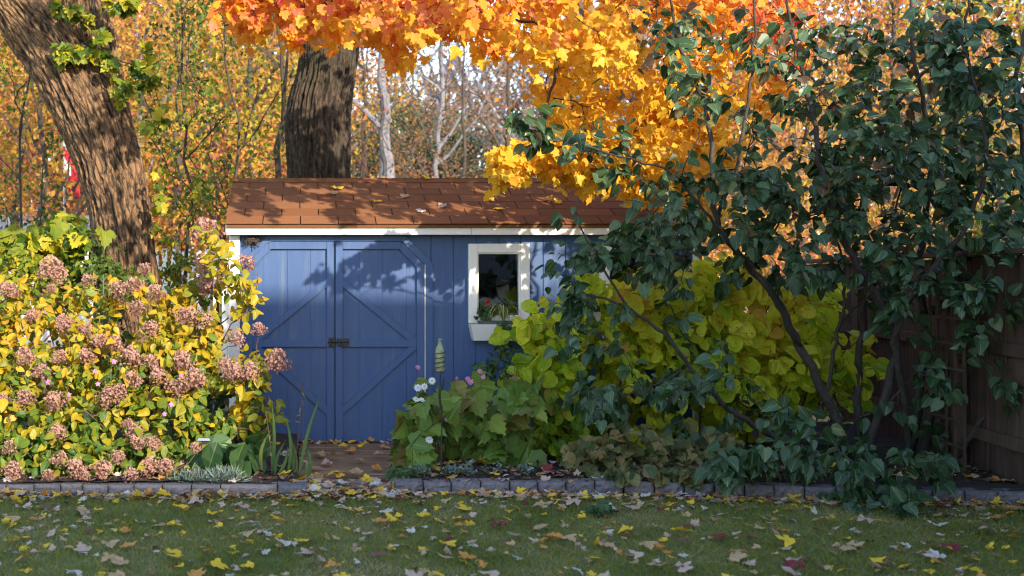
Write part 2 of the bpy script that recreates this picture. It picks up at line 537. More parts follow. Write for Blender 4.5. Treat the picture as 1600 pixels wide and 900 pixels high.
MAT['block'] = concrete('rockface_concrete', (0.10, 0.09, 0.098), (0.24, 0.215, 0.225))
MAT['pad'] = concrete('gravel_concrete', (0.18, 0.16, 0.16), (0.34, 0.31, 0.30))
MAT['ramp'] = wood('weathered_brown_wood', (0.10, 0.060, 0.030), (0.38, 0.24, 0.135), 'x', 0.8, 0.7)
MAT['fence'] = wood('fence_wood', (0.05, 0.027, 0.018), (0.13, 0.075, 0.050), 'z', 0.85, 0.5)
MAT['iron'] = plain('black_iron', (0.016, 0.013, 0.012), 0.45, 0.4, 40, 0.2)
MAT['greymetal'] = plain('grey_metal', (0.35, 0.35, 0.36), 0.35, 0.2, 20, 0.1, 0.8)
MAT['dark'] = plain('eave_shade_dark', (0.012, 0.011, 0.011), 0.9, 0.2, 5, 0)  # near-black soffit colour, with the shade under the eave put into it
MAT['bark_maple'] = bark('maple_bark', (0.014, 0.008, 0.004, 1), (0.26, 0.145, 0.068, 1), (24, 24, 7), bump=1.0, ridge=True)
MAT['bark_shaded'] = bark('shaded_mossy_bark', (0.009, 0.006, 0.004, 1), (0.085, 0.055, 0.031, 1), (24, 24, 7), bump=1.0, ridge=True, moss=(0.040, 0.034, 0.014, 1))  # bark darkened to carry the rear trunk's shade, with olive moss patches
MAT['bark_grey'] = bark('grey_bark', (0.08, 0.078, 0.088, 1), (0.22, 0.21, 0.235, 1), (10, 10, 5), bump=0.3)
MAT['bark_dark'] = bark('dark_bark', (0.014, 0.010, 0.008, 1), (0.085, 0.062, 0.046, 1), (20, 20, 4), bump=0.4)
MAT['stem'] = bark('lilac_stem', (0.010, 0.008, 0.007, 1), (0.075, 0.06, 0.05, 1), (30, 30, 10), bump=0.4)
MAT['stem_green'] = plain('green_stem', (0.07, 0.085, 0.025), 0.6, 0.3, 20, 0)
MAT['stem_brown'] = plain('brown_stem', (0.10, 0.055, 0.03), 0.7, 0.3, 20, 0)
MAT['soil'] = plain('mulch_soil', (0.030, 0.021, 0.017), 0.95, 0.5, 30, 0.9)

C4 = lambda *c: (*c, 1.0)
MAT['l_maple'] = leaf_mat('autumn_maple_leaf', [(0.0, C4(0.90, 0.56, 0.04)), (0.35, C4(0.90, 0.46, 0.03)), (0.6, C4(0.90, 0.34, 0.045)), (0.82, C4(0.86, 0.25, 0.11)), (1.0, C4(0.76, 0.12, 0.11))], 0.55, 0.5, 0.65, 0.12)
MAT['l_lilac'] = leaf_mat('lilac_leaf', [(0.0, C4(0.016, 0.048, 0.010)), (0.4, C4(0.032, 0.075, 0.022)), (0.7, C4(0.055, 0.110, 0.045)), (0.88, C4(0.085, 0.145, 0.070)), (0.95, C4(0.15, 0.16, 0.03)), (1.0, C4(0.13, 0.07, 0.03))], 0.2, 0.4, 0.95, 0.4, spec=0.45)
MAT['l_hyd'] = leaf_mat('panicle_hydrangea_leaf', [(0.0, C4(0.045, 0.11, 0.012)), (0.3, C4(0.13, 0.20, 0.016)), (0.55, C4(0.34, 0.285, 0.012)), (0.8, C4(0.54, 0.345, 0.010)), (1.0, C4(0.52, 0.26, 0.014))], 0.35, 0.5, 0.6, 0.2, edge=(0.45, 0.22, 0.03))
MAT['l_round'] = leaf_mat('smooth_hydrangea_leaf', [(0.0, C4(0.12, 0.26, 0.016)), (0.3, C4(0.36, 0.52, 0.022)), (0.55, C4(0.70, 0.76, 0.035)), (0.85, C4(0.88, 0.80, 0.06)), (1.0, C4(0.70, 0.42, 0.07))], 0.5, 0.5, 0.45, 0.3, spots=(0.25, 0.11, 0.03), edge=(0.5, 0.26, 0.05))
MAT['l_grape'] = leaf_mat('anemone_leaf', [(0.0, C4(0.045, 0.105, 0.016)), (0.5, C4(0.12, 0.21, 0.026)), (0.85, C4(0.22, 0.29, 0.035)), (1.0, C4(0.26, 0.16, 0.05))], 0.32, 0.5, 0.6, 0.35, edge=(0.16, 0.07, 0.03))
MAT['l_mantle'] = leaf_mat('mantle_leaf', [(0.0, C4(0.055, 0.085, 0.028)), (0.5, C4(0.13, 0.145, 0.045)), (1.0, C4(0.26, 0.19, 0.07))], 0.25, 0.6, 0.9, 0.25, edge=(0.24, 0.13, 0.06))
MAT['l_hosta'] = leaf_mat('hosta_leaf', [(0.0, C4(0.022, 0.060, 0.018)), (1.0, C4(0.06, 0.12, 0.03))], 0.2, 0.45, 0.8, 0.2)
MAT['l_green'] = leaf_mat('green_leaf', [(0.0, C4(0.03, 0.08, 0.01)), (0.5, C4(0.13, 0.20, 0.016)), (1.0, C4(0.50, 0.42, 0.02))], 0.42, 0.5, 0.7, 0.2)
MAT['l_yellow'] = leaf_mat('yellow_forest_leaf', [(0.0, C4(0.20, 0.17, 0.03)), (0.25, C4(0.46, 0.30, 0.035)), (0.65, C4(0.60, 0.32, 0.04)), (0.9, C4(0.60, 0.22, 0.045)), (1.0, C4(0.50, 0.15, 0.08))], 0.45, 0.6, 0.8, 0.0)
MAT['l_orange'] = leaf_mat('orange_forest_leaf', [(0.0, C4(0.4800, 0.3000, 0.0525)), (0.5, C4(0.5400, 0.2250, 0.0525)), (1.0, C4(0.4350, 0.1200, 0.0825))], 0.45, 0.6, 0.8, 0.0)
MAT['l_red'] = leaf_mat('russet_leaf', [(0.0, C4(0.2400, 0.0560, 0.0400)), (0.5, C4(0.1760, 0.0240, 0.0400)), (1.0, C4(0.2880, 0.1040, 0.0400))], 0.4, 0.6, 0.9, 0.0)
MAT['l_ever'] = leaf_mat('evergreen_leaf', [(0.0, C4(0.020, 0.045, 0.020)), (1.0, C4(0.06, 0.10, 0.045))], 0.15, 0.6, 0.9, 0.0)
MAT['l_brown'] = leaf_mat('rust_leaf', [(0.0, C4(0.1540, 0.0980, 0.0420)), (0.5, C4(0.2380, 0.1050, 0.0420)), (1.0, C4(0.2940, 0.1680, 0.0630))], 0.35, 0.6, 0.9, 0.0)
MAT['l_silver'] = leaf_mat('silver_leaf', [(0.0, C4(0.08, 0.12, 0.105)), (1.0, C4(0.18, 0.235, 0.205))], 0.15, 0.7, 0.9, 0.1)
MAT['l_iris'] = leaf_mat('iris_blade', [(0.0, C4(0.06, 0.12, 0.03)), (0.6, C4(0.13, 0.20, 0.05)), (1.0, C4(0.35, 0.22, 0.06))], 0.25, 0.5, 0.5, 0.0)
MAT['floret'] = leaf_mat('dried_pink_floret', [(0.0, C4(0.38, 0.20, 0.15)), (0.5, C4(0.54, 0.29, 0.235)), (1.0, C4(0.68, 0.43, 0.36))], 0.45, 0.7, 0.7, 0.0)
MAT['pet_white'] = leaf_mat('white_petal', [(0.0, C4(0.75, 0.75, 0.78)), (1.0, C4(0.85, 0.85, 0.86))], 0.3, 0.6, 0.5, 0.0)
MAT['pet_pink'] = leaf_mat('pink_petal', [(0.0, C4(0.55, 0.12, 0.36)), (1.0, C4(0.72, 0.28, 0.52))], 0.3, 0.6, 0.9, 0.0)
MAT['pet_red'] = leaf_mat('red_petal', [(0.0, C4(0.55, 0.01, 0.02)), (1.0, C4(0.70, 0.03, 0.03))], 0.3, 0.6, 0.9, 0.0)
MAT['l_stripe'] = leaf_mat('striped_leaf', [(0.0, C4(0.20, 0.28, 0.06)), (1.0, C4(0.45, 0.48, 0.20))], 0.3, 0.5, 0.9, 0.8)
MAT['l_gold'] = leaf_mat('golden_leaf', [(0.0, C4(0.45, 0.36, 0.02)), (1.0, C4(0.80, 0.50, 0.015))], 0.35, 0.5, 0.5, 0.2)

# ---------------------------------------------------------------- the setting: ground, lawn, beds
def X(px): return (px-CX)/170.95
def Z(py): return CAM_Z + (HZ-py)/170.95

def ground_mat(name, stops, sc_, bump=0.3):
    t = NT(name); v = t.coord()
    nz = t.noise(v, sc_, 8, 0.7); big = t.noise(v, sc_*0.12, 3)
    c = t.ramp(t.math('ADD', t.math('MULTIPLY', nz, 0.75), t.math('MULTIPLY', big, 0.25)), stops)
    t.set(c, 0.95); t.bump(nz, bump, 0.02)
    return t.m
MAT['litter'] = ground_mat('leaf_covered_soil', [(0.35, (0.10, 0.06, 0.025)), (0.5, (0.30, 0.17, 0.05)), (0.65, (0.40, 0.22, 0.06)), (0.8, (0.20, 0.10, 0.04))], 6)
MAT['turf'] = ground_mat('turf_soil', [(0.35, (0.06, 0.085, 0.022)), (0.55, (0.10, 0.12, 0.035)), (0.75, (0.16, 0.13, 0.055))], 9)

g = MB().poly([(-600, -600, -0.05), (600, -600, -0.05), (600, 600, -0.05), (-600, 600, -0.05)], [(0, 1, 2, 3)])
tag(g.build('forest_floor', MAT['litter']), kind='structure')

def sheet(name, x0, x1, y0, y1, zf, nx, ny, mat):
    xs, ys = np.linspace(x0, x1, nx), np.linspace(y0, y1, ny)
    V = [(x, y, zf(x, y)) for y in ys for x in xs]
    F = [(j*nx+i, j*nx+i+1, (j+1)*nx+i+1, (j+1)*nx+i) for j in range(ny-1) for i in range(nx-1)]
    o = MB().poly(V, F).build(name, mat, smooth=True)
    return tag(o, kind='structure')
def lawn_z(x, y): return 0.018*noise.noise((x*0.7, y*0.7, 3.0)) - 0.01
sheet('lawn', -9, 12, -11.9, -2.35, lawn_z, 90, 44, MAT['turf'])
def edge_y(x):                                                     # the front face of the stone edging
    if x < 0.2: return -2.56 - 0.015*x
    return -2.50 - max(0, x-2.2)*0.155
def bed_z(x, y): return 0.075 + 0.03*noise.noise((x*3, y*3, 1.0)) + 0.015*noise.noise((x*11, y*11, 4.0))
sheet('planting_bed', -5.5, -0.03, -2.49, 0.9, bed_z, 110, 70, MAT['soil'])
sheet('planting_bed', 0.84, 6.0, -2.42, 0.9, bed_z, 110, 70, MAT['soil'])
sheet('planting_bed', 1.9, 6.0, -3.0, -2.40, lambda x, y: bed_z(x, y) if y > edge_y(x)+0.04 else -0.09, 90, 16, MAT['soil'])
o = MB().box(-0.02, 0.83, -2.54, -1.96, -0.06, -0.004).build('gravel_path', MAT['pad']); tag(o, kind='structure')

# ---------------------------------------------------------------- unseen house added behind the camera, its wings shaped to shade lawn and lower shed
MAT['siding'] = plain('house_siding', (0.70, 0.64, 0.55), 0.7, 0.1, 3, 0.1)
MAT['roofing'] = plain('house_roofing', (0.09, 0.08, 0.08), 0.9, 0.3, 8, 0.3)
def glass_mat():
    t = NT('window_glass')
    gl = t.n('BsdfGlossy'); gl.inputs['Roughness'].default_value = 0.03; gl.inputs[0].default_value = (0.9, 0.92, 0.95, 1)
    tr = t.n('BsdfTransparent'); tr.inputs[0].default_value = (0.7, 0.72, 0.7, 1)
    fr = t.n('Fresnel'); fr.inputs[0].default_value = 1.75
    nz = t.noise(t.coord(), 3.0, 2)
    bp = t.n('Bump'); bp.inputs['Strength'].default_value = 0.06; bp.inputs['Distance'].default_value = 0.05
    t.l(nz, bp.inputs['Height']); t.l(bp.outputs[0], gl.inputs['Normal'])
    mx = t.n('MixShader'); t.l(t.math('MULTIPLY', fr.outputs[0], 1.6, True), mx.inputs[0]); t.l(tr.outputs[0], mx.inputs[1]); t.l(gl.outputs[0], mx.inputs[2])
    t.l(mx.outputs[0], t.out.inputs[0])
    return t.m
MAT['glass'] = glass_mat()

def added_gable_house(name, label, x0, x1, yf, yb, eave, ridge, wins):
    h = empty(name, ((x0+x1)/2, yf, 0), label, 'house')
    ym = (yf+yb)/2
    wl = MB()
    wl.poly([(x0, yf, 0), (x1, yf, 0), (x1, yf, eave), (x0, yf, eave), (x0, yb, 0), (x1, yb, 0), (x1, yb, eave), (x0, yb, eave),
             (x0, ym, ridge-0.05), (x1, ym, ridge-0.05)], [(0, 3, 2, 1), (4, 5, 6, 7), (0, 4, 7, 8, 3), (1, 2, 9, 6, 5), (3, 8, 9, 2), (7, 6, 9, 8)])
    wl.build('wall', MAT['siding'], h)
    rf = MB()
    for ys, ye in ((yf+0.3, ym), (yb-0.3, ym)):
        ez = eave - 0.3*(ridge-eave)/abs(ym-yf)
        rf.poly([(x0-.1, ys, ez+.1), (x1+.25, ys, ez+.1), (x1+.25, ye, ridge+.1), (x0-.1, ye, ridge+.1),
                 (x0-.1, ys, ez-.02), (x1+.25, ys, ez-.02), (x1+.25, ye, ridge-.02), (x0-.1, ye, ridge-.02)],
                [(0, 1, 2, 3), (4, 7, 6, 5), (0, 4, 5, 1), (1, 5, 6, 2), (2, 6, 7, 3), (3, 7, 4, 0)])
    rf.build('roof', MAT['roofing'], h)
    for (a, b, c, d) in wins:
        f = MB()
        for q in ((a-.08, a, c-.08, d+.08), (b, b+.08, c-.08, d+.08), (a, b, c-.08, c), (a, b, d, d+.08)):
            f.box(q[0], q[1], yf-.02, yf+.05, q[2], q[3])
        f = f.build('window', MAT['white'], h)
        MB().box(a, b, yf-.015, yf+.015, c, d).build('pane', MAT['glass'], f)
    return h
added_gable_house('house', 'unseen low grey garage wing added behind the camera to shade the lawn', 1.9, 7.9, -12.2, -18.2, 3.0, 5.85, [(2.6, 4.4, 1.0, 2.1)])
added_gable_house('house', 'unseen tall two storey grey house wing added to shade the lower shed', 8.05, 19, -12.0, -18.0, 5.3, 8.19, [(9, 10.2, 1, 2.2), (9, 10.2, 3.8, 5)])

# ---------------------------------------------------------------- the shed
shed = empty('garden_shed', (X(726), 0.0, 0.0), 'blue wooden garden shed with brown shingle roof and white trim', 'shed')
xl, xr, yb = X(358), X(1095), 2.2
WIN = [(X(745), X(812)), (X(950), X(1017))]
wz0, wz1 = Z(494), Z(395)
wall = MB()
xg = np.arange(xl, xr+0.01, 0.205)
for a, b in zip(xg, np.append(xg[1:], xr)):
    b = min(b, xr)
    if b-a < 0.02: continue
    segs = [(0.0, 1.895)]
    cuts = [(max(a, wa), min(b, wb)) for wa, wb in WIN if wa < b and wb > a]
    if not cuts:
        wall.box(a+.003, b-.003, 0.0, 0.012, 0, 1.895, b=0.002)
    else:
        ca, cb = cuts[0]
        wall.box(a+.003, b-.003, 0.0, 0.012, 0, wz0, b=0.002)
        wall.box(a+.003, b-.003, 0.0, 0.012, wz1, 1.895, b=0.002)
        if ca-a > .01: wall.box(a+.003, ca, 0.0, 0.012, wz0, wz1)
        if b-cb > .01: wall.box(cb, b-.003, 0.0, 0.012, wz0, wz1)
e = [xl] + [v for q in WIN for v in q] + [xr]
for a, b in ((e[0], e[1]), (e[2], e[3]), (e[4], e[5])): wall.box(a, b, 0.0125, 0.05, 0, 1.9)
for a, b in WIN: wall.box(a, b, 0.0125, 0.05, 0, wz0).box(a, b, 0.0125, 0.05, wz1, 1.9)
for xs in (xl, xr-.05):                                             # gable ends
    wall.poly([(xs+d, y, z) for d in (0, .05) for y, z in ((.051, 0), (yb, 0), (yb, 1.9), (1.1, 2.42), (.051, 1.9))],
              [(0, 1, 2, 3, 4), (9, 8, 7, 6, 5), (0, 5, 6, 1), (1, 6, 7, 2), (2, 7, 8, 3), (3, 8, 9, 4), (4, 9, 5, 0)])
wall.box(xl+.05, xr-.05, yb-.05, yb, 0, 1.9)
wall.build('wall', MAT['blue'], shed)
MB().box(X(677), xr-.09, -0.022, -0.001, 0.0, 0.05, b=.003).build('skirt_board', MAT['white'], shed)
for a, b in ((358, 375), (1082, 1095)):
    MB().box(X(a), X(b), -0.03, 0.06, 0, 1.893, b=.004).build('corner_post', MAT['white'], shed)
fa = MB().box(X(354), X(733), -0.135, -0.112, 1.893, 1.985, b=.003).box(X(733.5), X(1112), -0.135, -0.112, 1.893, 1.985, b=.003)
fa.build('fascia', MAT['white'], shed)
MB().box(X(356), X(1110), -0.111, -0.001, 1.9, 1.915).build('soffit', MAT['dark'], shed)
# roof: courses of shingle tabs laid on two slopes
roof = MB()
ev = np.array([0, -0.165, 1.985]); rg = np.array([0, 1.10, 2.495])
sl = rg-ev; SL = np.linalg.norm(sl); sl /= SL; nr = np.array([0, -sl[2], sl[1]])
rx0, rx1 = X(350)+.02, 3.78
roof.obox(((rx0+rx1)/2, *((ev+rg)/2 - nr*.02)[1:]), (1, 0, 0), sl, nr, (rx1-rx0)/2-.012, SL/2, .012)
nc = 6; ex = (SL-.1)/nc
for c in range(nc):
    x = rx0 - (0.17 if c % 2 else 0.0) - rng.random()*.01
    while x < rx1:
        a, b = max(x+.0055, rx0-rng.random()*.004), min(x+.336, rx1)
        if b-a > .02:
            ctr = ev + sl*(c*ex + ex/2 + .012) + nr*(.006 + rng.random()*.0012)
            tilt = unit(sl - nr*0.014)
            roof.obox(((a+b)/2, ctr[1], ctr[2]), (1, 0, 0), tilt, np.cross((1, 0, 0), tilt), (b-a)/2, ex/2+.012, .004+rng.random()*.001)
        x += .34
rb = np.array([0, 2.36, 1.985]); sb = unit(rb-rg)
roof.obox(((rx0+rx1)/2, *((rb+rg)/2)[1:]), (1, 0, 0), sb, np.cross((1, 0, 0), sb), (rx1-rx0)/2, np.linalg.norm(rb-rg)/2, .02)
roof = roof.build('roof', MAT['shingle'], shed)
cap = MB(); x = rx0
while x < rx1:
    b = min(x+.31, rx1)
    for d in (sl, np.array([0, -sb[1]*-1, sb[2]])):
        pass
    c0 = rg + nr*.012 - sl*.062
    cap.obox(((x+b)/2, c0[1], c0[2]), (1, 0, 0), unit(sl-nr*.05), np.cross((1, 0, 0), unit(sl-nr*.05)), (b-x)/2-.001, .07, .003+rng.random()*.001)
    c1 = rg + np.array([0, .055, -.012])
    cap.obox(((x+b)/2, c1[1], c1[2]), (1, 0, 0), sb, np.cross((1, 0, 0), sb), (b-x)/2-.001, .07, .003+rng.random()*.001)
    x += .31
cap.build('ridge_cap', MAT['shingle'], roof)

def prism(mb, poly, y0, y1, m=0):
    n = len(poly)
    V = [(x, y0, z) for x, z in poly] + [(x, y1, z) for x, z in poly]
    F = [tuple(range(n)), tuple(range(2*n-1, n-1, -1))] + [(i, i+n, (i+1) % n + n, (i+1) % n) for i in range(n)]
    return mb.poly(V, F, m)

# door surround
dt = MB()
zc, zt, zb = Z(412), Z(378), 0.012
dt.box(X(375.5), X(387.5), -.026, -.001, 0, Z(411), b=.002).box(X(664.5), X(676), -.026, -.001, 0, Z(411), b=.002)
dt.box(X(421), X(631), -.027, -.001, Z(377.4), Z(368), b=.002)
for s, (p, q) in ((1, ((629, 371), (671, 414))), (-1, ((423, 371), (381, 414)))):
    dt.bar((X(p[0]), -.0125, Z(p[1])), (X(q[0]), -.0125, Z(q[1])), .062, .0235, b=.002)
dt.build('door_trim', MAT['blue'], shed)
MB().box(X(387.6), X(388.9), -.024, -.001, 0.01, Z(412)).box(X(663.0), X(664.4), -.024, -.001, 0.01, Z(412)).build('weather_strip', MAT['white'], shed)
def door(mir):
    m = (lambda p: X(p)) if not mir else (lambda p: X(523 - (p-523)))
    sg = -1 if mir else 1
    d = MB()
    lines = [524.2, 561, 597, 635, 662.6]
    for a, b in zip(lines[:-1], lines[1:]):                         # boards with a groove between them
        za = zt
        if b > 631: 
            ztop_b = zt - (b-630)/33*(zt-zc)
            poly = [(m(a)+.0015*sg, zb), (m(b)-.0015*sg, zb), (m(b)-.0015*sg, ztop_b), (m(max(a, 630)), zt if a < 630 else zt-(a-630)/33*(zt-zc))]
            if a < 630: poly.append((m(a)+.0015*sg, zt))
        else: poly = [(m(a)+.0015*sg, zb), (m(b)-.0015*sg, zb), (m(b)-.0015*sg, zt), (m(a)+.0015*sg, zt)]
        prism(d, poly if not mir else poly[::-1], -.010, -.001)
    d = d.build('door', MAT['blue'], shed)
    t = MB()
    def st(pa, pb, za, zb_, dp):
        a, b = sorted((m(pa), m(pb)))
        t.box(a, b, -.0105-dp, -.0105, za, zb_, b=.0025)
    st(524.3, 535.5, zb, zt, .028)                                  # meeting stile
    st(650.5, 662.5, zb, Z(413), .028)
    st(535.6, 626, Z(389.5), zt, .027)
    st(535.6, 650.4, Z(542), Z(531), .0265)
    st(535.6, 650.4, zb, Z(684), .0255)
    yy = -.0105-.0122
    t.bar((m(624), yy-.0003, Z(383)), (m(657.5), yy-.0003, Z(417)), 0.066, .0245, b=.002)
    t.bar((m(531), yy, Z(438)), (m(651), yy, Z(536)), .06, .0238, b=.002)
    t.bar((m(651), yy, Z(537)), (m(531), yy, Z(645)), .06, .0230, b=.002)
    t.build('door_brace', MAT['blue'], d)
    return d
d1 = door(True); d2 = door(False)
lt = MB()
y0 = -.0395
lt.box(X(513), X(523), y0-.004, y0, Z(543), Z(527), b=.001).box(X(526), X(545), y0-.004, y0, Z(541), Z(528.5), b=.001)
lt.tube([(X(512), y0-.012, Z(534)), (X(545), y0-.012, Z(534))], .0075, 8)
lt.tube([(X(536), y0-.012, Z(534)), (X(535), y0-.022, Z(538)), (X(533), y0-.024, Z(544))], .006, 8)
lt.tube([(X(517), y0-.014, Z(529)), (X(517), y0-.016, Z(541))], .009, 8).tube([(X(530), y0-.012, Z(530)), (X(530), y0-.016, Z(540))], .009, 8)
lt.build('latch', MAT['iron'], d2)

# windows, their boxes
wins = []
for k, (a, b) in enumerate(WIN):
    f = MB(); oa, ob, oz0, oz1 = a-.082, b+.082, Z(504.5), Z(381)
    yf, yk = -.055, -.001
    f.box(oa, a, yf, yk, oz0, oz1, b=.004).box(b, ob, yf, yk, oz0, oz1, b=.004)
    f.box(a+.0005, b-.0005, yf+.002, yk, wz1, oz1, b=.004).box(a+.0005, b-.0005, yf+.002, yk, oz0, wz0, b=.004)
    f = f.build('window', MAT['white'], shed)
    s = MB(); c = .011
    s.box(a+.001, a+c, -.03, .03, wz0, wz1).box(b-c, b-.001, -.03, .03, wz0, wz1).box(a+c, b-c, -.03, .03, wz0, wz0+c).box(a+c, b-c, -.03, .03, wz1-c, wz1)
    s.build('sash', MAT['white'], f)
    p = MB(); q = [(a+c, -.004, wz0+c), (b-c, -.004, wz0+c), (b-c, .026, wz1-c), (a+c, .026, wz1-c)]
    p.poly(q + [(x, y+.004, z) for x, y, z in q], [(0, 1, 2, 3), (7, 6, 5, 4), (0, 4, 5, 1), (1, 5, 6, 2), (2, 6, 7, 3), (3, 7, 4, 0)])
    p.build('pane', MAT['glass'], f)
    # planter box, sloping front
    bx = MB(); z0, z1 = Z(531), Z(505.5); yo, yi = -.19, -.13
    bx.poly([(oa, yo, z1), (ob, yo, z1), (ob-.035, yi, z0), (oa+.035, yi, z0), (oa, -.002, z1), (ob, -.002, z1), (ob-.035, -.002, z0), (oa+.035, -.002, z0),
             (oa+.02, yo+.02, z1), (ob-.02, yo+.02, z1), (ob-.02, -.022, z1), (oa+.02, -.022, z1), (oa+.045, yi+.02, z0+.03), (ob-.045, yi+.02, z0+.03), (ob-.045, -.022, z0+.03), (oa+.045, -.022, z0+.03)],
            [(0, 3, 2, 1), (4, 5, 6, 7), (0, 4, 7, 3), (1, 2, 6, 5), (3, 7, 6, 2), (0, 1, 9, 8), (1, 5, 10, 9), (5, 4, 11, 10), (4, 0, 8, 11),
             (8, 9, 13, 12), (9, 10, 14, 13), (10, 11, 15, 14), (11, 8, 12, 15), (12, 13, 14, 15)])
    bx.build('window_box', MAT['white'], shed)
    wins.append((oa, ob, z0, z1))

# sill beam and ramp
o = MB().box(X(390), X(470), -.14, -.034, -.05, .0, b=.004).box(X(470)+.003, X(664), -.14, -.034, -.05, .003, b=.004).build('threshold_beam', MAT['ramp'], org=(X(526), -.08, 0))
tag(o, 'dark weathered timber beam lying along the foot of the blue doors', 'beam')
ramp = empty('wooden_ramp', (0.4, -1.05, 0), 'weathered brown plank ramp leading up to the blue shed doors', 'ramp')
pl = MB(); y = -1.95
k = 0
while y < -.16:
    wd = .105 + rng.random()*.05
    y2 = min(y+wd, -.145)
    zz = -.002 + .010*(y+1.95)/1.8
    pl.obox(((-.03+.84)/2 + rng.normal(0, .006), (y+y2)/2, zz-.02+rng.normal(0, .003)), unit(np.array([1, 0, rng.normal(0, .004)])), (0, 1, 0), (0, 0, 1), .425, (y2-y)/2-.004, .02, b=.006)
    y = y2 + .001
pl.build('planking', MAT['ramp'], ramp)
MB().box(-.02, .03, -1.94, -.16, -.12, -.045).box(.79, .83, -1.94, -.16, -.12, -.045).build('bearer', MAT['ramp'], ramp)

# nest under the eave
ns = MB(); c = np.array([X(394), -.05, Z(375)])
for _ in range(90):
    a = rng.random()*6.28; v = np.array([math.cos(a), .5*math.sin(a)*.8, rng.normal(0, .45)])
    p = c + v*(.04+.018*rng.random()); d = unit(np.array([-math.sin(a), math.cos(a)*.5, rng.normal(0, .4)]))*.035
    p = np.minimum(p, (9, -.008, 1.89))
    q0, q1 = np.minimum(p-d, (9, -.006, 1.896)), np.minimum(p+d, (9, -.006, 1.896))
    ns.tube([q0, p, q1], .0022 + .002*rng.random(), 4)
o = ns.build('bird_nest', MAT['bark_dark'], org=c); tag(o, 'small dark twig nest tucked under the eave beside the white corner post', 'nest')

# ---------------------------------------------------------------- stone edging: every block a thing
ORD = 'first second third fourth fifth sixth seventh eighth ninth tenth eleventh twelfth thirteenth fourteenth fifteenth sixteenth seventeenth eighteenth nineteenth twentieth'.split()
ORD += ['twenty-' + w_ for w_ in ORD[:9]] + ['thirtieth'] + ['thirty-' + w_ for w_ in ORD[:9]]
def edging_block(p, q, h, label, group):
    p, q = np.array(p, float), np.array(q, float)
    a = q-p; L = np.linalg.norm(a); a /= L; n = np.array([a[1], -a[0], 0])        # n points to the lawn
    nx, nz = 12, 6
    V, F = [], []
    sd_ = rng.random()*99
    for j in range(nz):
        for i in range(nx):
            u, v = i/(nx-1), j/(nz-1)
            edge = min(u, 1-u, v*.6, (1-v)*.6)
            d = .012*noise.noise((u*L*22+sd_, v*4+sd_, 0)) + .008*noise.noise((u*L*55, v*9, sd_)) - (.016 if edge < .02 else 0)
            uu = .004/L + u*(1-.008/L)
            pt = p + a*uu*L + n*d + np.array([0, 0, -.02 + v*h + (.003*noise.noise((u*9, sd_, 1)) if j == nz-1 else 0)])
            V.append(pt)
    F = [(j*nx+i, j*nx+i+1, (j+1)*nx+i+1, (j+1)*nx+i) for j in range(nz-1) for i in range(nx-1)]
    b0 = len(V)
    V += [v - n*.13 for v in V]
    F += [(b0+j*nx+i, b0+(j+1)*nx+i, b0+(j+1)*nx+i+1, b0+j*nx+i+1) for j in range(nz-1) for i in range(nx-1)]
    t = (nz-1)*nx
    F += [(t+i, t+i+1, b0+t+i+1, b0+t+i) for i in range(nx-1)] + [(i, b0+i, b0+i+1, i+1) for i in range(nx-1)]
    F += [(j*nx, (j+1)*nx, b0+(j+1)*nx, b0+j*nx) for j in range(nz-1)] + [(j*nx+nx-1, b0+j*nx+nx-1, b0+(j+1)*nx+nx-1, (j+1)*nx+nx-1) for j in range(nz-1)]
    o = MB().poly(V, F).build('edging_block', MAT['block'], org=(p+q)/2)
    return tag(o, label, 'edging block', group)
s_ = (-2.565-CAM_Y)/FPX
J = [480, 433, 344, 298, 253, 208, 167, 127, 92, 50, 6, -38, -84, -130, -180]
for k, (b, a) in enumerate(zip(J[:-1], J[1:])):
    xa, xb = (a-CX)*s_, (b-CX)*s_
    edging_block((xa, edge_y(xa), 0), (xb, edge_y(xb), 0), .088 + rng.normal(0, .002),
        'grey rough stone edging block below the pink hydrangea, %s from the ramp' % ORD[k] if k else 'grey stone edging block ending the hydrangea bed beside the ramp', 'stone edging of the hydrangea bed')
x = (617-CX)*(-2.5-CAM_Y)/FPX; k = 0
while x < 5.3:
    L = .196 + rng.normal(0, .004)
    edging_block((x, edge_y(x), 0), (x+L, edge_y(x+L), 0), .102 + rng.normal(0, .002),
        'grey rough stone edging block below the leafy shrubs, %s from the ramp' % ORD[k] if k else 'grey stone edging block ending the shrub bed beside the ramp', 'stone edging of the shrub bed')
    x += L + .002; k += 1

# ---------------------------------------------------------------- fence on the far side of the lilac, trellis
A, B = np.array([4.425, -6.5, 0]), np.array([5.75, 2.6, 0])
fd = unit(B-A); fn = np.array([-fd[1], fd[0], 0]); FL = np.linalg.norm(B-A)
fence = empty('wooden_fence', A, 'brown vertical board fence in shade behind the dark lilac', 'fence')
fb = MB(); d = 0
while d < FL:
    wd = .138
    c = A + fd*(d+wd/2) + np.array([0, 0, .06+.80])
    fb.obox(c + fn*rng.normal(0, .003), fd, fn, (0, 0, 1), wd/2-.002, .009, .80+rng.normal(0, .003), b=.003)
    d += wd + .003
fb.build('fence_boards', MAT['fence'], fence)
rl = MB()
for z in (.35, 1.0): rl.obox(A + fd*FL/2 + fn*.045 + np.array([0, 0, z]), fd, fn, (0, 0, 1), FL/2, .019, .045, b=.004)
rl.build('fence_rail', MAT['fence'], fence)
MB().obox(A + fd*FL/2 + fn*.012 + np.array([0, 0, 1.69]), fd, fn, (0, 0, 1), FL/2, .07, .02, b=.004).build('cap_rail', MAT['fence'], fence)
for d in (.05, 2.4, 4.8, 7.0, 9.1):
    MB().obox(A + fd*d + fn*.10 + np.array([0, 0, .85]), fd, fn, (0, 0, 1), .045, .045, .85, b=.005).build('fence_post', MAT['fence'], fence)
tr = MB(); T0 = A + fd*4.49 + fn*.17
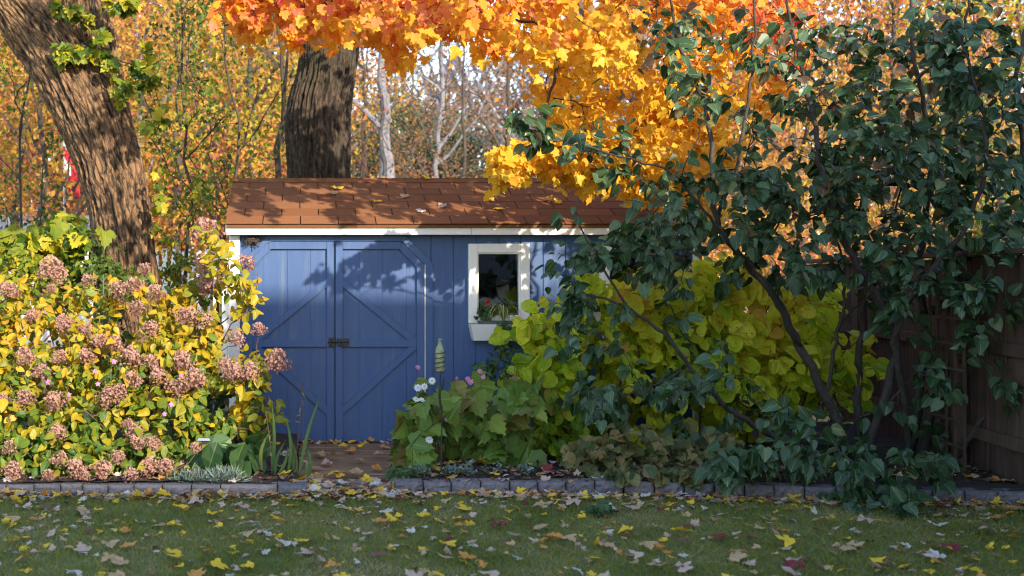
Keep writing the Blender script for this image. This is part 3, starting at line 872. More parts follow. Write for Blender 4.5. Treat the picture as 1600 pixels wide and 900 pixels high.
for i in range(5): tr.obox(T0 + fd*.16*i + fn*(.012 if 1 else 0) + np.array([0, 0, .72]), fd, fn, (0, 0, 1), .011, .008, .70)
for j in range(7): tr.obox(T0 + fd*.32 + fn*.0285 + np.array([0, 0, .25 + .19*j]), fd, fn, (0, 0, 1), .36, .008, .010)
o = tr.build('trellis', MAT['fence'], org=T0); tag(o, 'slim wooden lattice trellis leaning against the brown board fence', 'trellis')

# ---------------------------------------------------------------- the two big maples
def trunk_mesh(mb, pts, rad, k=72, step=.035, amp=.03, seed=0, flare=None):
    q = smooth_line(np.column_stack([pts, rad]), step)
    c, r = q[:, :3], q[:, 3]
    n = len(c); t = unit(np.gradient(c, axis=0)); L = np.concatenate([[0], np.cumsum(np.linalg.norm(np.diff(c, axis=0), axis=1))])
    u = unit(np.cross(t[0], (0, 1, 0.1)))
    V = np.zeros((n, k, 3)); RT = np.zeros((n, k)); BC = np.zeros((n, k, 3))
    for i in range(n):
        u = unit(u - t[i]*np.dot(u, t[i])); w_ = np.cross(t[i], u)
        for j in range(k):
            a = 2*math.pi*j/k; ca, sa = math.cos(a), math.sin(a)
            lump = .07*noise.noise((ca*1.2, sa*1.2, L[i]*.9+seed))
            s1 = noise.noise((ca*r[i]*21+seed, sa*r[i]*21, L[i]*2.6+seed)); s2 = noise.noise((ca*r[i]*46, sa*r[i]*46+seed, L[i]*8))
            ridge = (1-abs(s1)*2.6)*.65 + (1-abs(s2)*2)*.35
            rr = r[i]*(1+lump) + amp*(ridge-.4)*min(1, r[i]/.25)
            RT[i, j] = np.clip(ridge*.75 + .15, 0, 1)
            BC[i, j] = (ca*r[i]+seed, sa*r[i], L[i])
            V[i, j] = c[i] + rr*(ca*u + sa*w_)
    i = np.arange(n-1)[:, None]*k; j = np.arange(k)[None]; j2 = (j+1) % k
    f = np.stack([i+j, i+j2, i+k+j2, i+k+j], -1).reshape(-1, 4)
    mb.add(V.reshape(-1, 3), f.ravel(), np.full(len(f), 4), tint=RT.ravel())
    mb.add(V[-1], np.arange(k), [k])
    if not hasattr(mb, 'bc'): mb.bc = []
    mb.bc += [BC.reshape(-1, 3), BC[-1]]
def pxline(L, Y, dy=None):
    """(px, py, width px) along a trunk at depth Y"""
    s = lambda y: (y-CAM_Y)/FPX
    ys = [Y]*len(L) if dy is None else [Y+d for d in dy]
    return np.array([P(a, b, y) for (a, b, c), y in zip(L, ys)]), np.array([c/2*s(y) for (a, b, c), y in zip(L, ys)])

lm = empty('maple_tree', P(225, 640, 1.6)*np.array([1, 1, 0]), 'big leaning maple trunk forking in two behind the pink hydrangea', 'tree')
tb = MB()
p, r = pxline([(214, 660, 150), (208, 560, 118), (200, 470, 102), (196, 410, 96), (189, 350, 92), (178, 290, 96), (158, 220, 104), (136, 165, 112), (104, 105, 108), (62, 45, 98), (20, -8, 88), (-40, -90, 80), (-110, -190, 66)], 1.6)
trunk_mesh(tb, p, r, 210, .026, .046, 3.3)
p, r = pxline([(176, 262, 60), (168, 205, 76), (152, 140, 84), (141, 80, 80), (134, 20, 76), (130, -60, 70), (140, -160, 60), (150, -280, 46)], 1.72)
trunk_mesh(tb, p, r, 170, .026, .042, 8.1)
tb.build('trunk', MAT['bark_maple'], lm, smooth=True)
# limbs above the frame and leafy sprouts on the bark
SPR = [(165, 40, 30, 40, 7), (110, 20, 45, 25, 8), (120, 88, 42, 14, 9), (165, 100, 22, 20, 6), (85, 90, 14, 12, 3), (215, 130, 30, 35, 8), (235, 90, 25, 25, 4), (175, 155, 14, 12, 2), (240, 180, 20, 25, 3), (195, 10, 25, 20, 5), (240, 310, 22, 20, 3)]
sk = Skel()
sk.line([P(170, 210, 1.45), P(160, 120, 1.4), P(150, 40, 1.4), P(140, -60, 1.4)], .012, .008)
sk.line([P(130, 140, 1.25), P(100, 70, 1.2), P(60, 20, 1.2)], .010, .006)
tw = [sk.reach(t, .06) for t in in_ellipses(SPR, (1.0, 1.35))]
sp = MB(); sk.mesh(sp, 4, rtip=.0015, rmax=.006); sp.build('sprout', MAT['bark_dark'], lm)
b, d = along(tw, 7, .3, .02); n = len(b)
MB().leaves(T_MAPLE, b, d*.4 + rnd(n, .5) + (0, -.1, -.5), rnd(n, .5) + (0.2, -.8, .6), rng.uniform(.07, .13, n), rng.uniform(.25, 1.0, n)).build('sprout_leaves', MAT['l_green'], lm)
# its crown: limbs high above the picture and their leaves
sk = Skel()
sk.line([P(-110, -190, 1.6), P(-200, -330, 1.0), P(-320, -470, 0.2)], .15, .05)
sk.line([P(150, -280, 1.72), P(190, -400, 1.2), P(150, -560, .6)], .12, .04)
tg = np.column_stack([rng.uniform(-4.6, -.3, 115), rng.uniform(-1.6, 3.0, 115), rng.uniform(4.7, 7.2, 115)])
tw = [sk.reach(t, .18, sag=.2) for t in tg]
sp = MB(); sk.mesh(sp, 5, rtip=.003); sp.build('limb', MAT['bark_maple'], lm)
b, d = along(tw, 12, .2, .09); n = len(b)
MB().leaves(T_MAPLE, b, d*.4 + rnd(n, .5) + (0, -.1, -.6), rnd(n, .5) + (0.2, -.5, .7), rng.uniform(.10, .16, n), rng.uniform(.1, .7, n)).build('crown', MAT['l_green'], lm)

cm = empty('maple_tree', P(500, 690, 3.1)*np.array([1, 1, 0]), 'thick dark maple trunk behind the brown roof with glowing orange leaves', 'tree')
tb = MB()
p, r = pxline([(500, 640, 130), (498, 480, 104), (497, 380, 98), (498, 300, 94), (499, 262, 95), (497, 205, 98), (500, 160, 95), (509, 120, 89), (514, 80, 88), (520, 20, 86), (516, -60, 88), (505, -140, 90)], 3.1)
trunk_mesh(tb, p, r, 210, .026, .046, 6.2)
for L, dy in (([(505, -110, 70), (440, -200, 60), (350, -290, 46), (240, -380, 30)], (0, -.3, -.8, -1.4)),
              ([(508, -120, 76), (540, -230, 66), (560, -340, 50), (600, -460, 34)], (0, .1, .3, .5)),
              ([(510, -100, 60), (600, -160, 50), (740, -190, 42), (900, -200, 32), (1060, -170, 20)], (0, -.8, -1.8, -2.6, -3.2))):
    p, r = pxline(L, 3.1, dy); trunk_mesh(tb, p, r, 28, .06, .016, 1.7)
tb.build('trunk', MAT['bark_shaded'], cm, smooth=True)
sk = Skel(cap=120000)
for L, Ys, r0 in (([(560, -125), (600, -90), (640, -30), (700, 10), (800, 30), (900, 60)], (2.4, 1.4, .8, .2, -.3, -.6), .045),
              ([(600, -165), (760, -110), (900, -40), (980, 60), (1010, 160), (980, 230)], (2.0, 1.0, .5, .1, -.2, -.3), .045),
              ([(740, -190), (900, -140), (1050, -60), (1140, 40), (1190, 120), (1200, 190)], (1.3, .9, .8, .7, .6, .5), .04),
              ([(505, -110), (470, -70), (440, -20), (400, 20), (350, 40)], (2.8, 1.6, .9, .5, .4), .04),
              ([(900, -200), (900, -120), (860, -20), (870, 90), (850, 200), (820, 260)], (.3, -.2, -.5, -.8, -.9, -1.0), .035),
              ([(900, -200), (1100, -240), (1300, -230), (1420, -160)], (.3, .0, -.3, -.6), .04)):
    sk.line([P(a, b, y) for (a, b), y in zip(L, Ys)], r0, .008, step=.1, wob=.012)
CAN = [((330, -70), (420, -70), (560, -70), (560, 55), (480, 60), (400, 70), (335, 50)), 90, (-.8, .6)], \
      [((540, -70), (800, -70), (800, 96), (700, 78), (610, 92), (560, 60)), 125, (-1.0, .5)], \
      [((780, -70), (1290, -70), (1260, 90), (1180, 210), (1060, 200), (960, 170), (830, 110), (790, 90)), 180, (-.9, .5)], \
      [((830, 110), (960, 150), (1060, 190), (1160, 220), (1110, 320), (1040, 330), (960, 290), (900, 260), (860, 210)), 90, (-.9, .2)], \
      [((800, 225), (870, 215), (970, 255), (970, 290), (880, 275), (800, 285), (770, 290)), 44, (-1.7, -1.0)], \
      [((1020, 290), (1130, 290), (1110, 345), (1040, 345)), 14, (-.6, .2)]
CAN += (((560, -70), (800, -70), (800, 80), (700, 66), (610, 78), (560, 40)), 30, (-2.6, -1.1)), (((300, -190), (1300, -190), (1300, -40), (300, -40)), 64, (-3.3, -1.0)), (((780, -40), (1000, -40), (1000, 120), (830, 100)), 34, (-2.4, -1.1))
tg = [in_poly(pp, k, yd) for pp, k, yd in CAN]
tg = np.concatenate(tg)
up = np.column_stack([rng.uniform(-1.2, 6.0, 100), rng.uniform(-2.2, 2.6, 100), rng.uniform(4.4, 7.2, 100)])    # the crown above the picture
tg2 = np.concatenate([tg, up])
tg2 = tg2[np.argsort(-tg2[:, 2])]
tw = [sk.reach(t, .11, sag=.15, wob=.12, ang=.5) for t in tg2]
sp = MB(); sk.mesh(sp, 5, rtip=.0022, rmax=.05, rbig=.02, big=7); sp.build('branch', MAT['bark_dark'], cm)
b, d = along(tw, 15, .30, .06); n = len(b)
def cantint(b):
    s = (b[:, 1]-CAM_Y)/FPX; px = CX + b[:, 0]/s; py = HZ - (b[:, 2]-CAM_Z)/s
    t = .57 - py/310. + .12*np.sin(px/90.) + np.clip((620-px)/1100, -.1, .18) + np.clip((px-1120)/300, 0, .3)
    return np.clip(t, .05, .62) + rng.normal(0, .10, len(b))
MB().leaves(T_MAPLE, b, d*.35 + rnd(n, .45) + (0, -.2, -.5), rnd(n, .42) + (.40, -.85, .45), rng.uniform(.056, .115, n)*np.clip(1 + .25*(2.6-b[:, 2]), .95, 1.3), cantint(b)).build('crown', MAT['l_maple'], cm)

# ---------------------------------------------------------------- the dark lilac
lil = empty('lilac_shrub', (4.2, -1.5, .05), 'large dark green lilac with heart shaped leaves arching over the yellow shrub', 'shrub')
sk = Skel(cap=150000)
def stem(L, Ys, r0, r1, bare=.2): sk.line([P(a, b, y) for (a, b), y in zip(L, Ys)], r0, r1, step=.08, wob=.008, bare=bare)
stem([(1322, 752), (1318, 690), (1290, 620), (1250, 540), (1205, 455), (1165, 410), (1120, 340), (1108, 210), (1085, 120), (1060, 60), (1045, -30)], (-1.5, -1.5, -1.55, -1.6, -1.7, -1.75, -1.8, -1.85, -1.9, -1.95, -2.0), .040, .008, .3)
stem([(1345, 752), (1362, 690), (1385, 610), (1400, 540), (1372, 470), (1330, 400), (1290, 300), (1270, 180), (1240, 60), (1220, -60)], (-1.6, -1.6, -1.7, -1.8, -1.9, -2.0, -2.1, -2.1, -2.1, -2.1), .038, .008, .35)
stem([(1440, 755), (1446, 680), (1470, 590), (1512, 525), (1565, 470), (1590, 380), (1600, 240), (1590, 120), (1610, 0)], (-1.4, -1.4, -1.5, -1.6, -1.7, -1.8, -1.9, -2.0, -2.0), .048, .010, .35)
stem([(1400, 752), (1428, 680), (1440, 580), (1442, 480), (1436, 400), (1452, 300), (1448, 200), (1430, 100), (1420, -40)], (-1.2, -1.2, -1.2, -1.25, -1.3, -1.4, -1.4, -1.5, -1.5), .042, .010, .35)
stem([(1300, 755), (1270, 710), (1225, 690), (1140, 640), (1082, 580), (1040, 525), (980, 480), (915, 458), (880, 430)], (-1.5, -1.6, -1.7, -1.9, -2.0, -2.1, -2.15, -2.2, -2.2), .032, .006, .3)
stem([(1475, 755), (1500, 700), (1545, 645), (1600, 610), (1660, 560)], (-1.6, -1.8, -2.0, -2.1, -2.2), .030, .012, .4)
stem([(1360, 752), (1340, 640), (1345, 520), (1360, 420), (1350, 300), (1400, 160), (1500, 60), (1520, -60)], (-1.3, -1.2, -1.1, -1.1, -1.3, -1.5, -1.7, -1.8), .034, .008, .4)
stem([(1420, 752), (1415, 640), (1400, 520), (1450, 430), (1520, 330), (1540, 200), (1500, 60)], (-1.5, -1.7, -2.0, -2.2, -2.3, -2.4, -2.4), .030, .008, .35)
stem([(1290, 620), (1310, 520), (1322, 440), (1300, 340)], (-1.55, -1.4, -1.4, -1.5), .014, .006)
stem([(1120, 340), (1150, 270), (1155, 235), (1172, 130), (1180, 20), (1185, -60)], (-1.8, -1.9, -2.0, -2.0, -2.0, -2.0), .016, .006)
stem([(1250, 540), (1190, 440), (1090, 320), (1040, 265), (950, 240)], (-1.6, -1.9, -2.1, -2.2, -2.2), .018, .006, .4)
stem([(980, 480), (930, 400), (900, 340), (905, 310)], (-2.15, -2.25, -2.3, -2.3), .010, .004, .2)
stem([(950, 240), (900, 225), (860, 215), (838, 190)], (-2.2, -2.25, -2.3, -2.3), .009, .004, .3)
stem([(1340, 752), (1370, 735), (1400, 725), (1430, 735)], (-1.6, -2.2, -2.7, -2.9), .020, .008, .3)
stem([(1310, 755), (1260, 725), (1200, 715), (1165, 735)], (-1.6, -2.2, -2.6, -2.8), .018, .008, .3)
LIL = [(838, 178, 30, 42, 6, (-2.4, -2.2)), (845, 195, 36, 30, 3, (-2.4, -2.2)), (940, 225, 60, 60, 11), (1040, 40, 50, 45, 6), (1000, 305, 70, 60, 13), (885, 400, 45, 80, 9, (-2.5, -2.1)), (1015, 385, 75, 50, 19),
       (1120, 300, 80, 100, 34), (1130, 100, 95, 95, 24), (1250, 150, 110, 130, 40), (1250, 330, 110, 80, 40), (1400, 120, 110, 130, 52), (1525, 120, 90, 140, 52), (1400, 300, 120, 90, 52),
       (1535, 310, 80, 100, 36), (1210, 400, 80, 40, 15), (1385, 440, 60, 60, 14), (925, 560, 65, 90, 16, (-2.3, -1.7)), (1000, 600, 60, 50, 6), (960, 640, 40, 35, 8), (900, 440, 30, 60, 6, (-2.4, -2.0)), (1050, 470, 90, 70, 8), (1160, 560, 60, 80, 5), (1560, 500, 50, 90, 24), (1090, 640, 70, 50, 10),
       (1165, 730, 50, 50, 15, (-3.0, -2.5)), (1225, 690, 60, 50, 12, (-2.9, -2.3)), (1400, 725, 90, 55, 22, (-3.1, -2.2)), (1305, 735, 60, 50, 12, (-3.0, -2.4)), (1395, 790, 50, 25, 8, (-3.3, -3.0)), (1470, 650, 50, 50, 9), (1585, 600, 35, 80, 16), (1500, 440, 60, 50, 20), (1000, 400, 45, 45, 18, (-2.3, -1.7)), (1290, 250, 120, 120, 24), (1480, 230, 110, 160, 44), (1350, 420, 80, 40, 12), (1180, 330, 60, 60, 10), (1480, 560, 70, 60, 10), (1290, 690, 80, 40, 6)]
tw = []
tg = in_ellipses(LIL, (-2.7, -1.1))
for t in tg[np.argsort(np.linalg.norm(tg - np.array([4.2, -1.5, 1.2]), axis=1))]: tw.append(sk.reach(t, .075, sag=.15, wob=.13, ang=.45))
sp = MB(); sk.mesh(sp, 5, rtip=.0025, rmax=.016, rbig=.015, big=9); sp.build('stem', MAT['stem'], lil, smooth=True)
b, d = along(tw, 8, .3, .035); n = len(b)
out = unit(rnd(n, 1.0)); out -= d*np.einsum('ij,ij->i', out, d)[:, None]*.6
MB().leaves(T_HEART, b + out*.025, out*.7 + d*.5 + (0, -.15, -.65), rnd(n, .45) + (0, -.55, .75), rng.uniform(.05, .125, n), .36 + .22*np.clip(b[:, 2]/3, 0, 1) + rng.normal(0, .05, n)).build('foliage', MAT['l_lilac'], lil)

# ---------------------------------------------------------------- pink panicle hydrangea
hy = empty('hydrangea_shrub', (-1.5, -1.3, .07), 'wide hydrangea with yellow leaves and dried pink flower heads beside the shed', 'shrub')
sk = Skel(cap=120000)
def hyY(py): return float(np.interp(py, [380, 440, 520, 620, 700, 750], [-1.25, -1.35, -1.6, -1.9, -2.2, -2.4]))
roots = []
for x0 in np.linspace(-2.6, -.75, 12):
    y0 = -1.35 + rng.normal(0, .12); h = rng.uniform(.7, 1.15); lean = (x0+1.6)*.28
    sk.line([(x0*.7-.45, y0, .05), (x0*.9-.16+lean*.2, y0-.03, h*.5), (x0+lean*.6, y0-.1+rng.normal(0, .1), h)], .012, .006, step=.08, wob=.006)
HP = [((-60, 470), (60, 448), (140, 455), (210, 440), (290, 445), (318, 410), (334, 440), (338, 505), (360, 535), (425, 575), (400, 615), (330, 590), (300, 620), (290, 690), (300, 745), (-60, 745)), 330]
def hy_targets(poly, n, back=.35):
    q = in_poly(poly, n, (-1.5, -1.5)); out = []
    for v in q:
        py = HZ - (v[2]-1.5)*FPX/9.0; px = CX + v[0]*FPX/9.0
        out.append(P(px, py, hyY(py) + abs(rng.normal(0, back))))
    return np.array(out)
tg = np.concatenate([hy_targets(*HP), hy_targets([(-140, 480), (-20, 460), (-20, 745), (-140, 745)], 40), in_ellipses([(400, 590, 25, 25, 4), (410, 655, 16, 35, 6), (335, 385, 14, 20, 3), (352, 410, 8, 20, 2), (386, 440, 6, 25, 2), (388, 490, 8, 30, 3), (345, 675, 30, 20, 5), (300, 700, 25, 35, 8)], (-1.7, -1.4))])
tw = [sk.reach(t, .07, wob=.1, ang=.5) for t in tg[np.argsort(tg[:, 2])]]
HEADS = [(78,418,26),(137,437,16),(92,430,18),(225,420,16),(322,362,30),(345,358,24),(318,412,24),(347,422,20),(384,412,22),(185,452,22),(210,445,18),(243,458,20),(325,440,26),(295,470,22),(212,482,18),(20,455,20),(5,450,15),(80,450,12),(50,493,16),(100,505,18),(135,515,18),(92,515,14),(235,512,20),(290,495,26),(320,500,22),(404,514,17),(370,528,18),(155,533,18),(180,538,20),(222,537,28),(205,560,26),(40,556,20),(93,558,18),(135,556,18),(235,565,16),(65,580,18),(285,564,24),(404,552,20),(433,564,26),(390,580,22),(365,580,22),(350,570,16),(208,594,22),(247,587,22),(305,592,26),(240,612,18),(275,606,24),(170,620,26),(185,612,20),(38,622,22),(85,626,22),(5,625,14),(90,676,22),(120,680,16),(210,675,20),(200,662,14),(15,700,16),(215,690,18),(240,693,18),(92,716,18),(20,735,24),(65,725,14),(120,732,22),(160,734,22),(185,716,18),(235,728,22),(260,730,22),(205,745,18),(130,748,18),(100,748,14),(75,745,14),(305,700,14),(-25,520,20),(-30,600,20),(-28,690,20)]
hp = []
for (px, py, r) in [q for i, q in enumerate(HEADS) if i % 8 != 5]:
    y = hyY(py) - .05; c = P(px, py, y); s = (y-CAM_Y)/FPX
    c[2] = max(c[2], .12)
    hp.append((c, r*s*.92)); sk.reach(c - np.array([0, -.02, r*s*.7]), .06, wob=.1, r=.003)
sp = MB(); sk.mesh(sp, 4, rtip=.002, rmax=.012); sp.build('stem', MAT['stem_brown'], hy)
b, d = along(tw, 17, .25, .055); n = len(b)
out = unit(rnd(n, 1.0))
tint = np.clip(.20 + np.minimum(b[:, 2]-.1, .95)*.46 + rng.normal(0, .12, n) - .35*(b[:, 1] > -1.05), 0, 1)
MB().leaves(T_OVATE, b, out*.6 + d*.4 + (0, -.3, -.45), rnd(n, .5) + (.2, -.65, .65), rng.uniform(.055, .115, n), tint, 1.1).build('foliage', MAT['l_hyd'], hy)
FLOR = [template([(0, 0), (.32, .12), (.5, .5), (.32, .88), (0, 1)], f, 0, 0, 0, 2) for f in (.1, .4)]
def head_mesh(seed):
    mb = MB(); r_ = np.random.default_rng(seed); n = 210
    u = r_.random(n)**.7; a = r_.random(n)*2*math.pi
    zz = -.75 + 1.75*r_.random(n); prof = np.sqrt(np.clip(1 - ((zz+.25)/1.28)**2, .02, 1))*(1 - .22*np.clip(zz, 0, 1))
    lump = 1 + .22*np.sin(a*3+seed) + .15*np.sin(a*5 + zz*6)
    rad = prof*lump*(.45 + .6*r_.random(n))*.82
    pos = np.column_stack([rad*np.cos(a), rad*np.sin(a), zz*.72])
    nr_ = unit(pos*np.array([1, 1, .7]) + r_.normal(0, .35, (n, 3)))
    for k in range(4):
        t1 = unit(np.cross(nr_, r_.normal(0, 1, (n, 3)) if k == 0 else t0)) if k % 2 == 0 or k == 1 else None
        if k == 0: t0 = t1; tip = t0
        elif k == 1: tip = np.cross(nr_, t0)
        elif k == 2: tip = -t0
        else: tip = -np.cross(nr_, t0)
        mb.leaves(FLOR, pos, tip + nr_*.25, nr_, r_.uniform(.075, .125, n)*1.0, .5 + .3*zz)
    for i in range(0, n, 7): mb.tube([(0, 0, -.8), pos[i]*.5, pos[i]], .012, 3, tint=0)
    return mb
protos = []
for i, (c, r) in enumerate(hp):
    if i < 4:
        hd = head_mesh(i).build('flower_head', MAT['floret']); hd.parent = hy; protos.append(hd)
    else:
        hd = protos[i % 4].copy(); COL.objects.link(hd); hd.parent = hy
    hd.location = Vector(c) - hy.location
    hd.rotation_euler = (rng.normal(.3, .35), rng.normal(0, .4), rng.random()*6.28); k = r*rng.uniform(.9, 1.1)
    hd.scale = (k, k, k*rng.uniform(.9, 1.15))

# ---------------------------------------------------------------- yellow and lime shrubs before the shed wall
def round_shrub(name, label, org, E, yd, size, per, tf, base, group=None, mat='l_round'):
    r = empty(name, org, label, 'shrub', group)
    sk = Skel(cap=60000)
    for x0, y0, h, lx in base: sk.line([(x0, y0, .05), (x0+lx*.3, y0-.02, h*.5), (x0+lx, y0-.06, h)], .009, .005, step=.08, wob=.005)
    tg = in_ellipses(E, yd)
    tg[:, 2] = np.maximum(tg[:, 2], .15)
    tw = [sk.reach(t, .07, wob=.1, ang=.4) for t in tg[np.argsort(tg[:, 2])]]
    sp = MB(); sk.mesh(sp, 4, rtip=.002, rmax=.011); sp.build('stem', MAT['stem_brown'], r)
    b, d = along(tw, per, .25, .04); n = len(b)
    MB().leaves(T_ROUND, b, unit(rnd(n, 1))*.5 + d*.35 + (0, -.3, -.6), rnd(n, .65) + (.1, -.8, .45), rng.uniform(size[0], size[1], n), np.clip(tf(b) + rng.normal(0, .1, n), 0, 1), .95).build('foliage', MAT[mat], r)
    return r
round_shrub('hydrangea_shrub', 'lime green shrub with round leaves growing up beside the window box', (2.2, -1.0, .06),
    [(820, 505, 35, 45, 9, (-1.25, -.95)), (880, 520, 60, 60, 34), (850, 590, 60, 50, 30), (920, 470, 45, 50, 24), (900, 640, 60, 60, 30), (850, 660, 55, 45, 20), (940, 560, 50, 60, 24), (880, 700, 60, 30, 16)], (-1.6, -.5), (.075, .15), 5,
    lambda b: .16 + .34*np.clip((b[:, 2]-.3)/1.0, 0, 1), [(2.0+.14*i, -.95, .7+.1*(i % 3), (i-2)*.06) for i in range(6)])
round_shrub('hydrangea_shrub', 'bright yellow autumn shrub with large round leaves behind the dark lilac', (3.4, -.75, .06),
    [(1050, 450, 60, 30, 26), (1080, 500, 80, 40, 36), (1170, 470, 80, 45, 40), (1110, 560, 90, 60, 52), (1210, 560, 80, 70, 50), (1160, 630, 80, 40, 34), (1270, 500, 45, 60, 24), (1060, 620, 50, 40, 16), (1280, 600, 40, 50, 16), (990, 470, 40, 50, 18), (1120, 415, 45, 15, 10), (1340, 560, 30, 70, 9), (965, 600, 45, 55, 18), (975, 530, 40, 45, 14), (1010, 660, 50, 25, 10)], (-1.2, -.15), (.085, .18), 5,
    lambda b: .47 + .28*np.sin(b[:, 0]*5+1)*.5 + .22*np.clip((b[:, 2]-.4), 0, 1), [(2.8+.2*i, -.7, .8+.12*(i % 3), (i-3)*.07) for i in range(8)])

# ---------------------------------------------------------------- anemones and other bed plants
def leafy(name, label, cat, E, yd, tm, size, per, mat, stemmat, base, h, tint=(.2, .8), group=None, nb=(.1, -.7, .6), droop=-.4, wsc=1.0, rt=.0018):
    org = np.array([base[0], base[1], .07])
    r = empty(name, org, label, cat, group)
    sk = Skel(cap=20000)
    for i in range(4):
        a = rng.random()*6.28
        sk.line([org + .03*np.array([math.cos(a), math.sin(a), 0]), org + np.array([.06*math.cos(a), .06*math.sin(a), h*.5]), org + np.array([.12*math.cos(a), .12*math.sin(a), h])], .005, .003, step=.06)
    tg = in_ellipses(E, yd); tg[:, 2] = np.maximum(tg[:, 2], .12)
    tw = [sk.reach(t, .06, wob=.08, ang=.4) for t in tg[np.argsort(tg[:, 2])]]
    sp = MB(); sk.mesh(sp, 4, rtip=rt, rmax=.006); sp.build('stem', MAT[stemmat], r)
    b, d = along(tw, per, .55, .02); n = len(b)
    MB().leaves(tm, b, unit(rnd(n, 1))*.45 + d*.4 + (0, -.3, droop), rnd(n, .35) + np.array(nb), rng.uniform(size[0], size[1], n), rng.uniform(tint[0], tint[1], n), wsc).build('foliage', MAT[mat], r)
    return r, org
def flowers(r, pts, mat, size, petals=8, stems_from=None):
    st = MB()
    for c in pts:
        c = np.asarray(c, float); fl = MB()
        nr_ = unit(np.array([rng.normal(0, .35), -1, rng.normal(.35, .3)])); t0 = unit(np.cross(nr_, (.2, .1, 1))); t1 = np.cross(nr_, t0)
        a = np.arange(petals)*6.283/petals
        tip = np.cos(a)[:, None]*t0 + np.sin(a)[:, None]*t1
        s = size*rng.uniform(.85, 1.15)
        fl.leaves(T_OVATE, np.repeat(c[None], petals, 0), tip + nr_*.15, np.repeat(nr_[None], petals, 0), s, .5, 1.3)
        fl.lathe([(s*.02, s*.2), (s*.16, s*.15), (s*.2, 0)], c, 8, 1, nr_)
        fl.build('flower', [MAT[mat], MAT['pet_centre']], r)
        b = stems_from + np.array([rng.normal(0, .05), rng.normal(0, .05), 0])
        m_ = (b*.45 + c*.55) + np.array([rng.normal(0, .03), 0, .08])
        st.tube(smooth_line([b, m_, c - nr_*.003], .06), .0017, 4)
    st.build('flower_stalk', MAT['stem_green'], r)
MAT['pet_centre'] = plain('yellow_flower_centre', (0.55, 0.35, 0.03), 0.7, 0.3, 60, 0)

r1, o1 = leafy('anemone_plant', 'leafy anemone with white flowers between the blue doors and the bottle stake', 'plant',
    [(660, 665, 25, 25, 5), (672, 615, 25, 20, 5), (700, 640, 30, 30, 8), (645, 728, 16, 16, 4), (670, 690, 28, 28, 5)], (-2.1, -1.4), T_GRAPE, (.13, .24), 1.9, 'l_grape', 'stem_green', (1.04, -1.75), .35, (.4, .85))
flowers(r1, [P(663, 604, -1.95), P(675, 595, -1.8), P(650, 624, -1.95), P(658, 627, -1.95), P(653, 606, -1.9), P(700, 655, -2.0), P(671, 687, -2.1)], 'pet_white', .028, 9, o1)
r2, o2 = leafy('anemone_plant', 'leafy anemone with pink flowers behind the bottle stake', 'plant',
    [(730, 630, 40, 30, 10), (760, 660, 40, 35, 10), (720, 680, 30, 30, 8), (780, 620, 25, 25, 5)], (-1.8, -1.2), T_GRAPE, (.13, .24), 1.9, 'l_grape', 'stem_green', (1.42, -1.5), .4, (.4, .85))
flowers(r2, [P(750, 580, -1.5), P(755, 589, -1.5), P(731, 592, -1.5), P(714, 592, -1.55), P(653, 574, -1.5), P(692, 572, -1.5), P(735, 597, -1.6)], 'pet_pink', .026, 6, o2)
leafy('anemone_plant', 'broad leaved green plant with lobed leaves below the window box', 'plant',
    [(790, 650, 35, 30, 8), (800, 690, 30, 25, 7), (760, 700, 25, 20, 5), (830, 620, 20, 25, 4)], (-1.9, -1.4), T_GRAPE, (.14, .27), 2.0, 'l_grape', 'stem_green', (1.75, -1.65), .3, (.4, .85))
leafy('anemone_plant', 'reddish tipped lobed plant leaning over the ramp edge', 'plant',
    [(636, 655, 12, 12, 2), (634, 735, 16, 16, 4), (645, 705, 15, 15, 3)], (-2.0, -1.6), T_GRAPE, (.13, .22), 1.9, 'l_grape', 'stem_green', (.90, -1.8), .3, (.5, 1.0))
leafy('catmint_plant', 'small fine leaved grey green plant at the ramp foot beside the edging', 'plant', [(625, 752, 18, 10, 9)], (-2.35, -2.2), T_LANCE, (.05, .09), 6, 'l_hosta', 'stem_green', (.82, -2.25), .08)
leafy('indigo_plant', 'dark blue green bushy plant between the lobed plants and the lime shrub', 'plant', [(770, 590, 30, 30, 12), (790, 560, 18, 35, 8), (800, 640, 25, 30, 8)], (-1.2, -.8), T_OVATE, (.05, .09), 7, 'l_hosta', 'stem_green', (1.75, -1.0), .5)
for k, (px, py, y, lb) in enumerate(((990, 700, -2.2, 'dull green scalloped leaf plant beside the lime shrub above the edging'), (1050, 715, -2.1, 'brownish scalloped leaf plant spilling over the dark edging blocks'), (930, 715, -2.15, 'pale scalloped leaf plant at the end of the bare mulch'), (1105, 705, -2.0, 'olive scalloped leaf plant under the drooping lilac'), (985, 755, -2.35, 'low dark green scalloped plant hanging over the stone edging'), (1060, 760, -2.4, 'dark scalloped plant between the edging and the lilac tips'))):
    c = P(px, py, y)
    leafy('mantle_plant', lb, 'plant', [(px, py, 52, 30 if k < 4 else 20, 46)], (y-.2, y+.35), T_MANTLE, (.055, .105), 4, 'l_mantle', 'stem_brown', (c[0], y+.1), max(.1, c[2]-.1), (.0, .6) if k > 3 else (.2, 1), 'scalloped plants along the shrub bed')
for px, py, lb in ((705, 745, 'silvery small leaved plant beside the foot of the bottle stake'), (735, 735, 'silvery plant on the bare mulch between stake and shrub'), (660, 748, 'tiny silvery plant by the ramp edge behind the first edging block'), (822, 732, 'silvery tuft on the mulch under the lime shrub'), (775, 736, 'sparse silvery sprig in the middle of the bare mulch')):
    c = P(px, py, -2.25)
    leafy('silver_plant', lb, 'plant', [(px, py, 13, 7, 7)], (-2.3, -2.1), T_OVATE, (.020, .034), 7, 'l_silver', 'stem_green', (c[0], -2.2), .06, group='silvery edging plants', droop=.2)
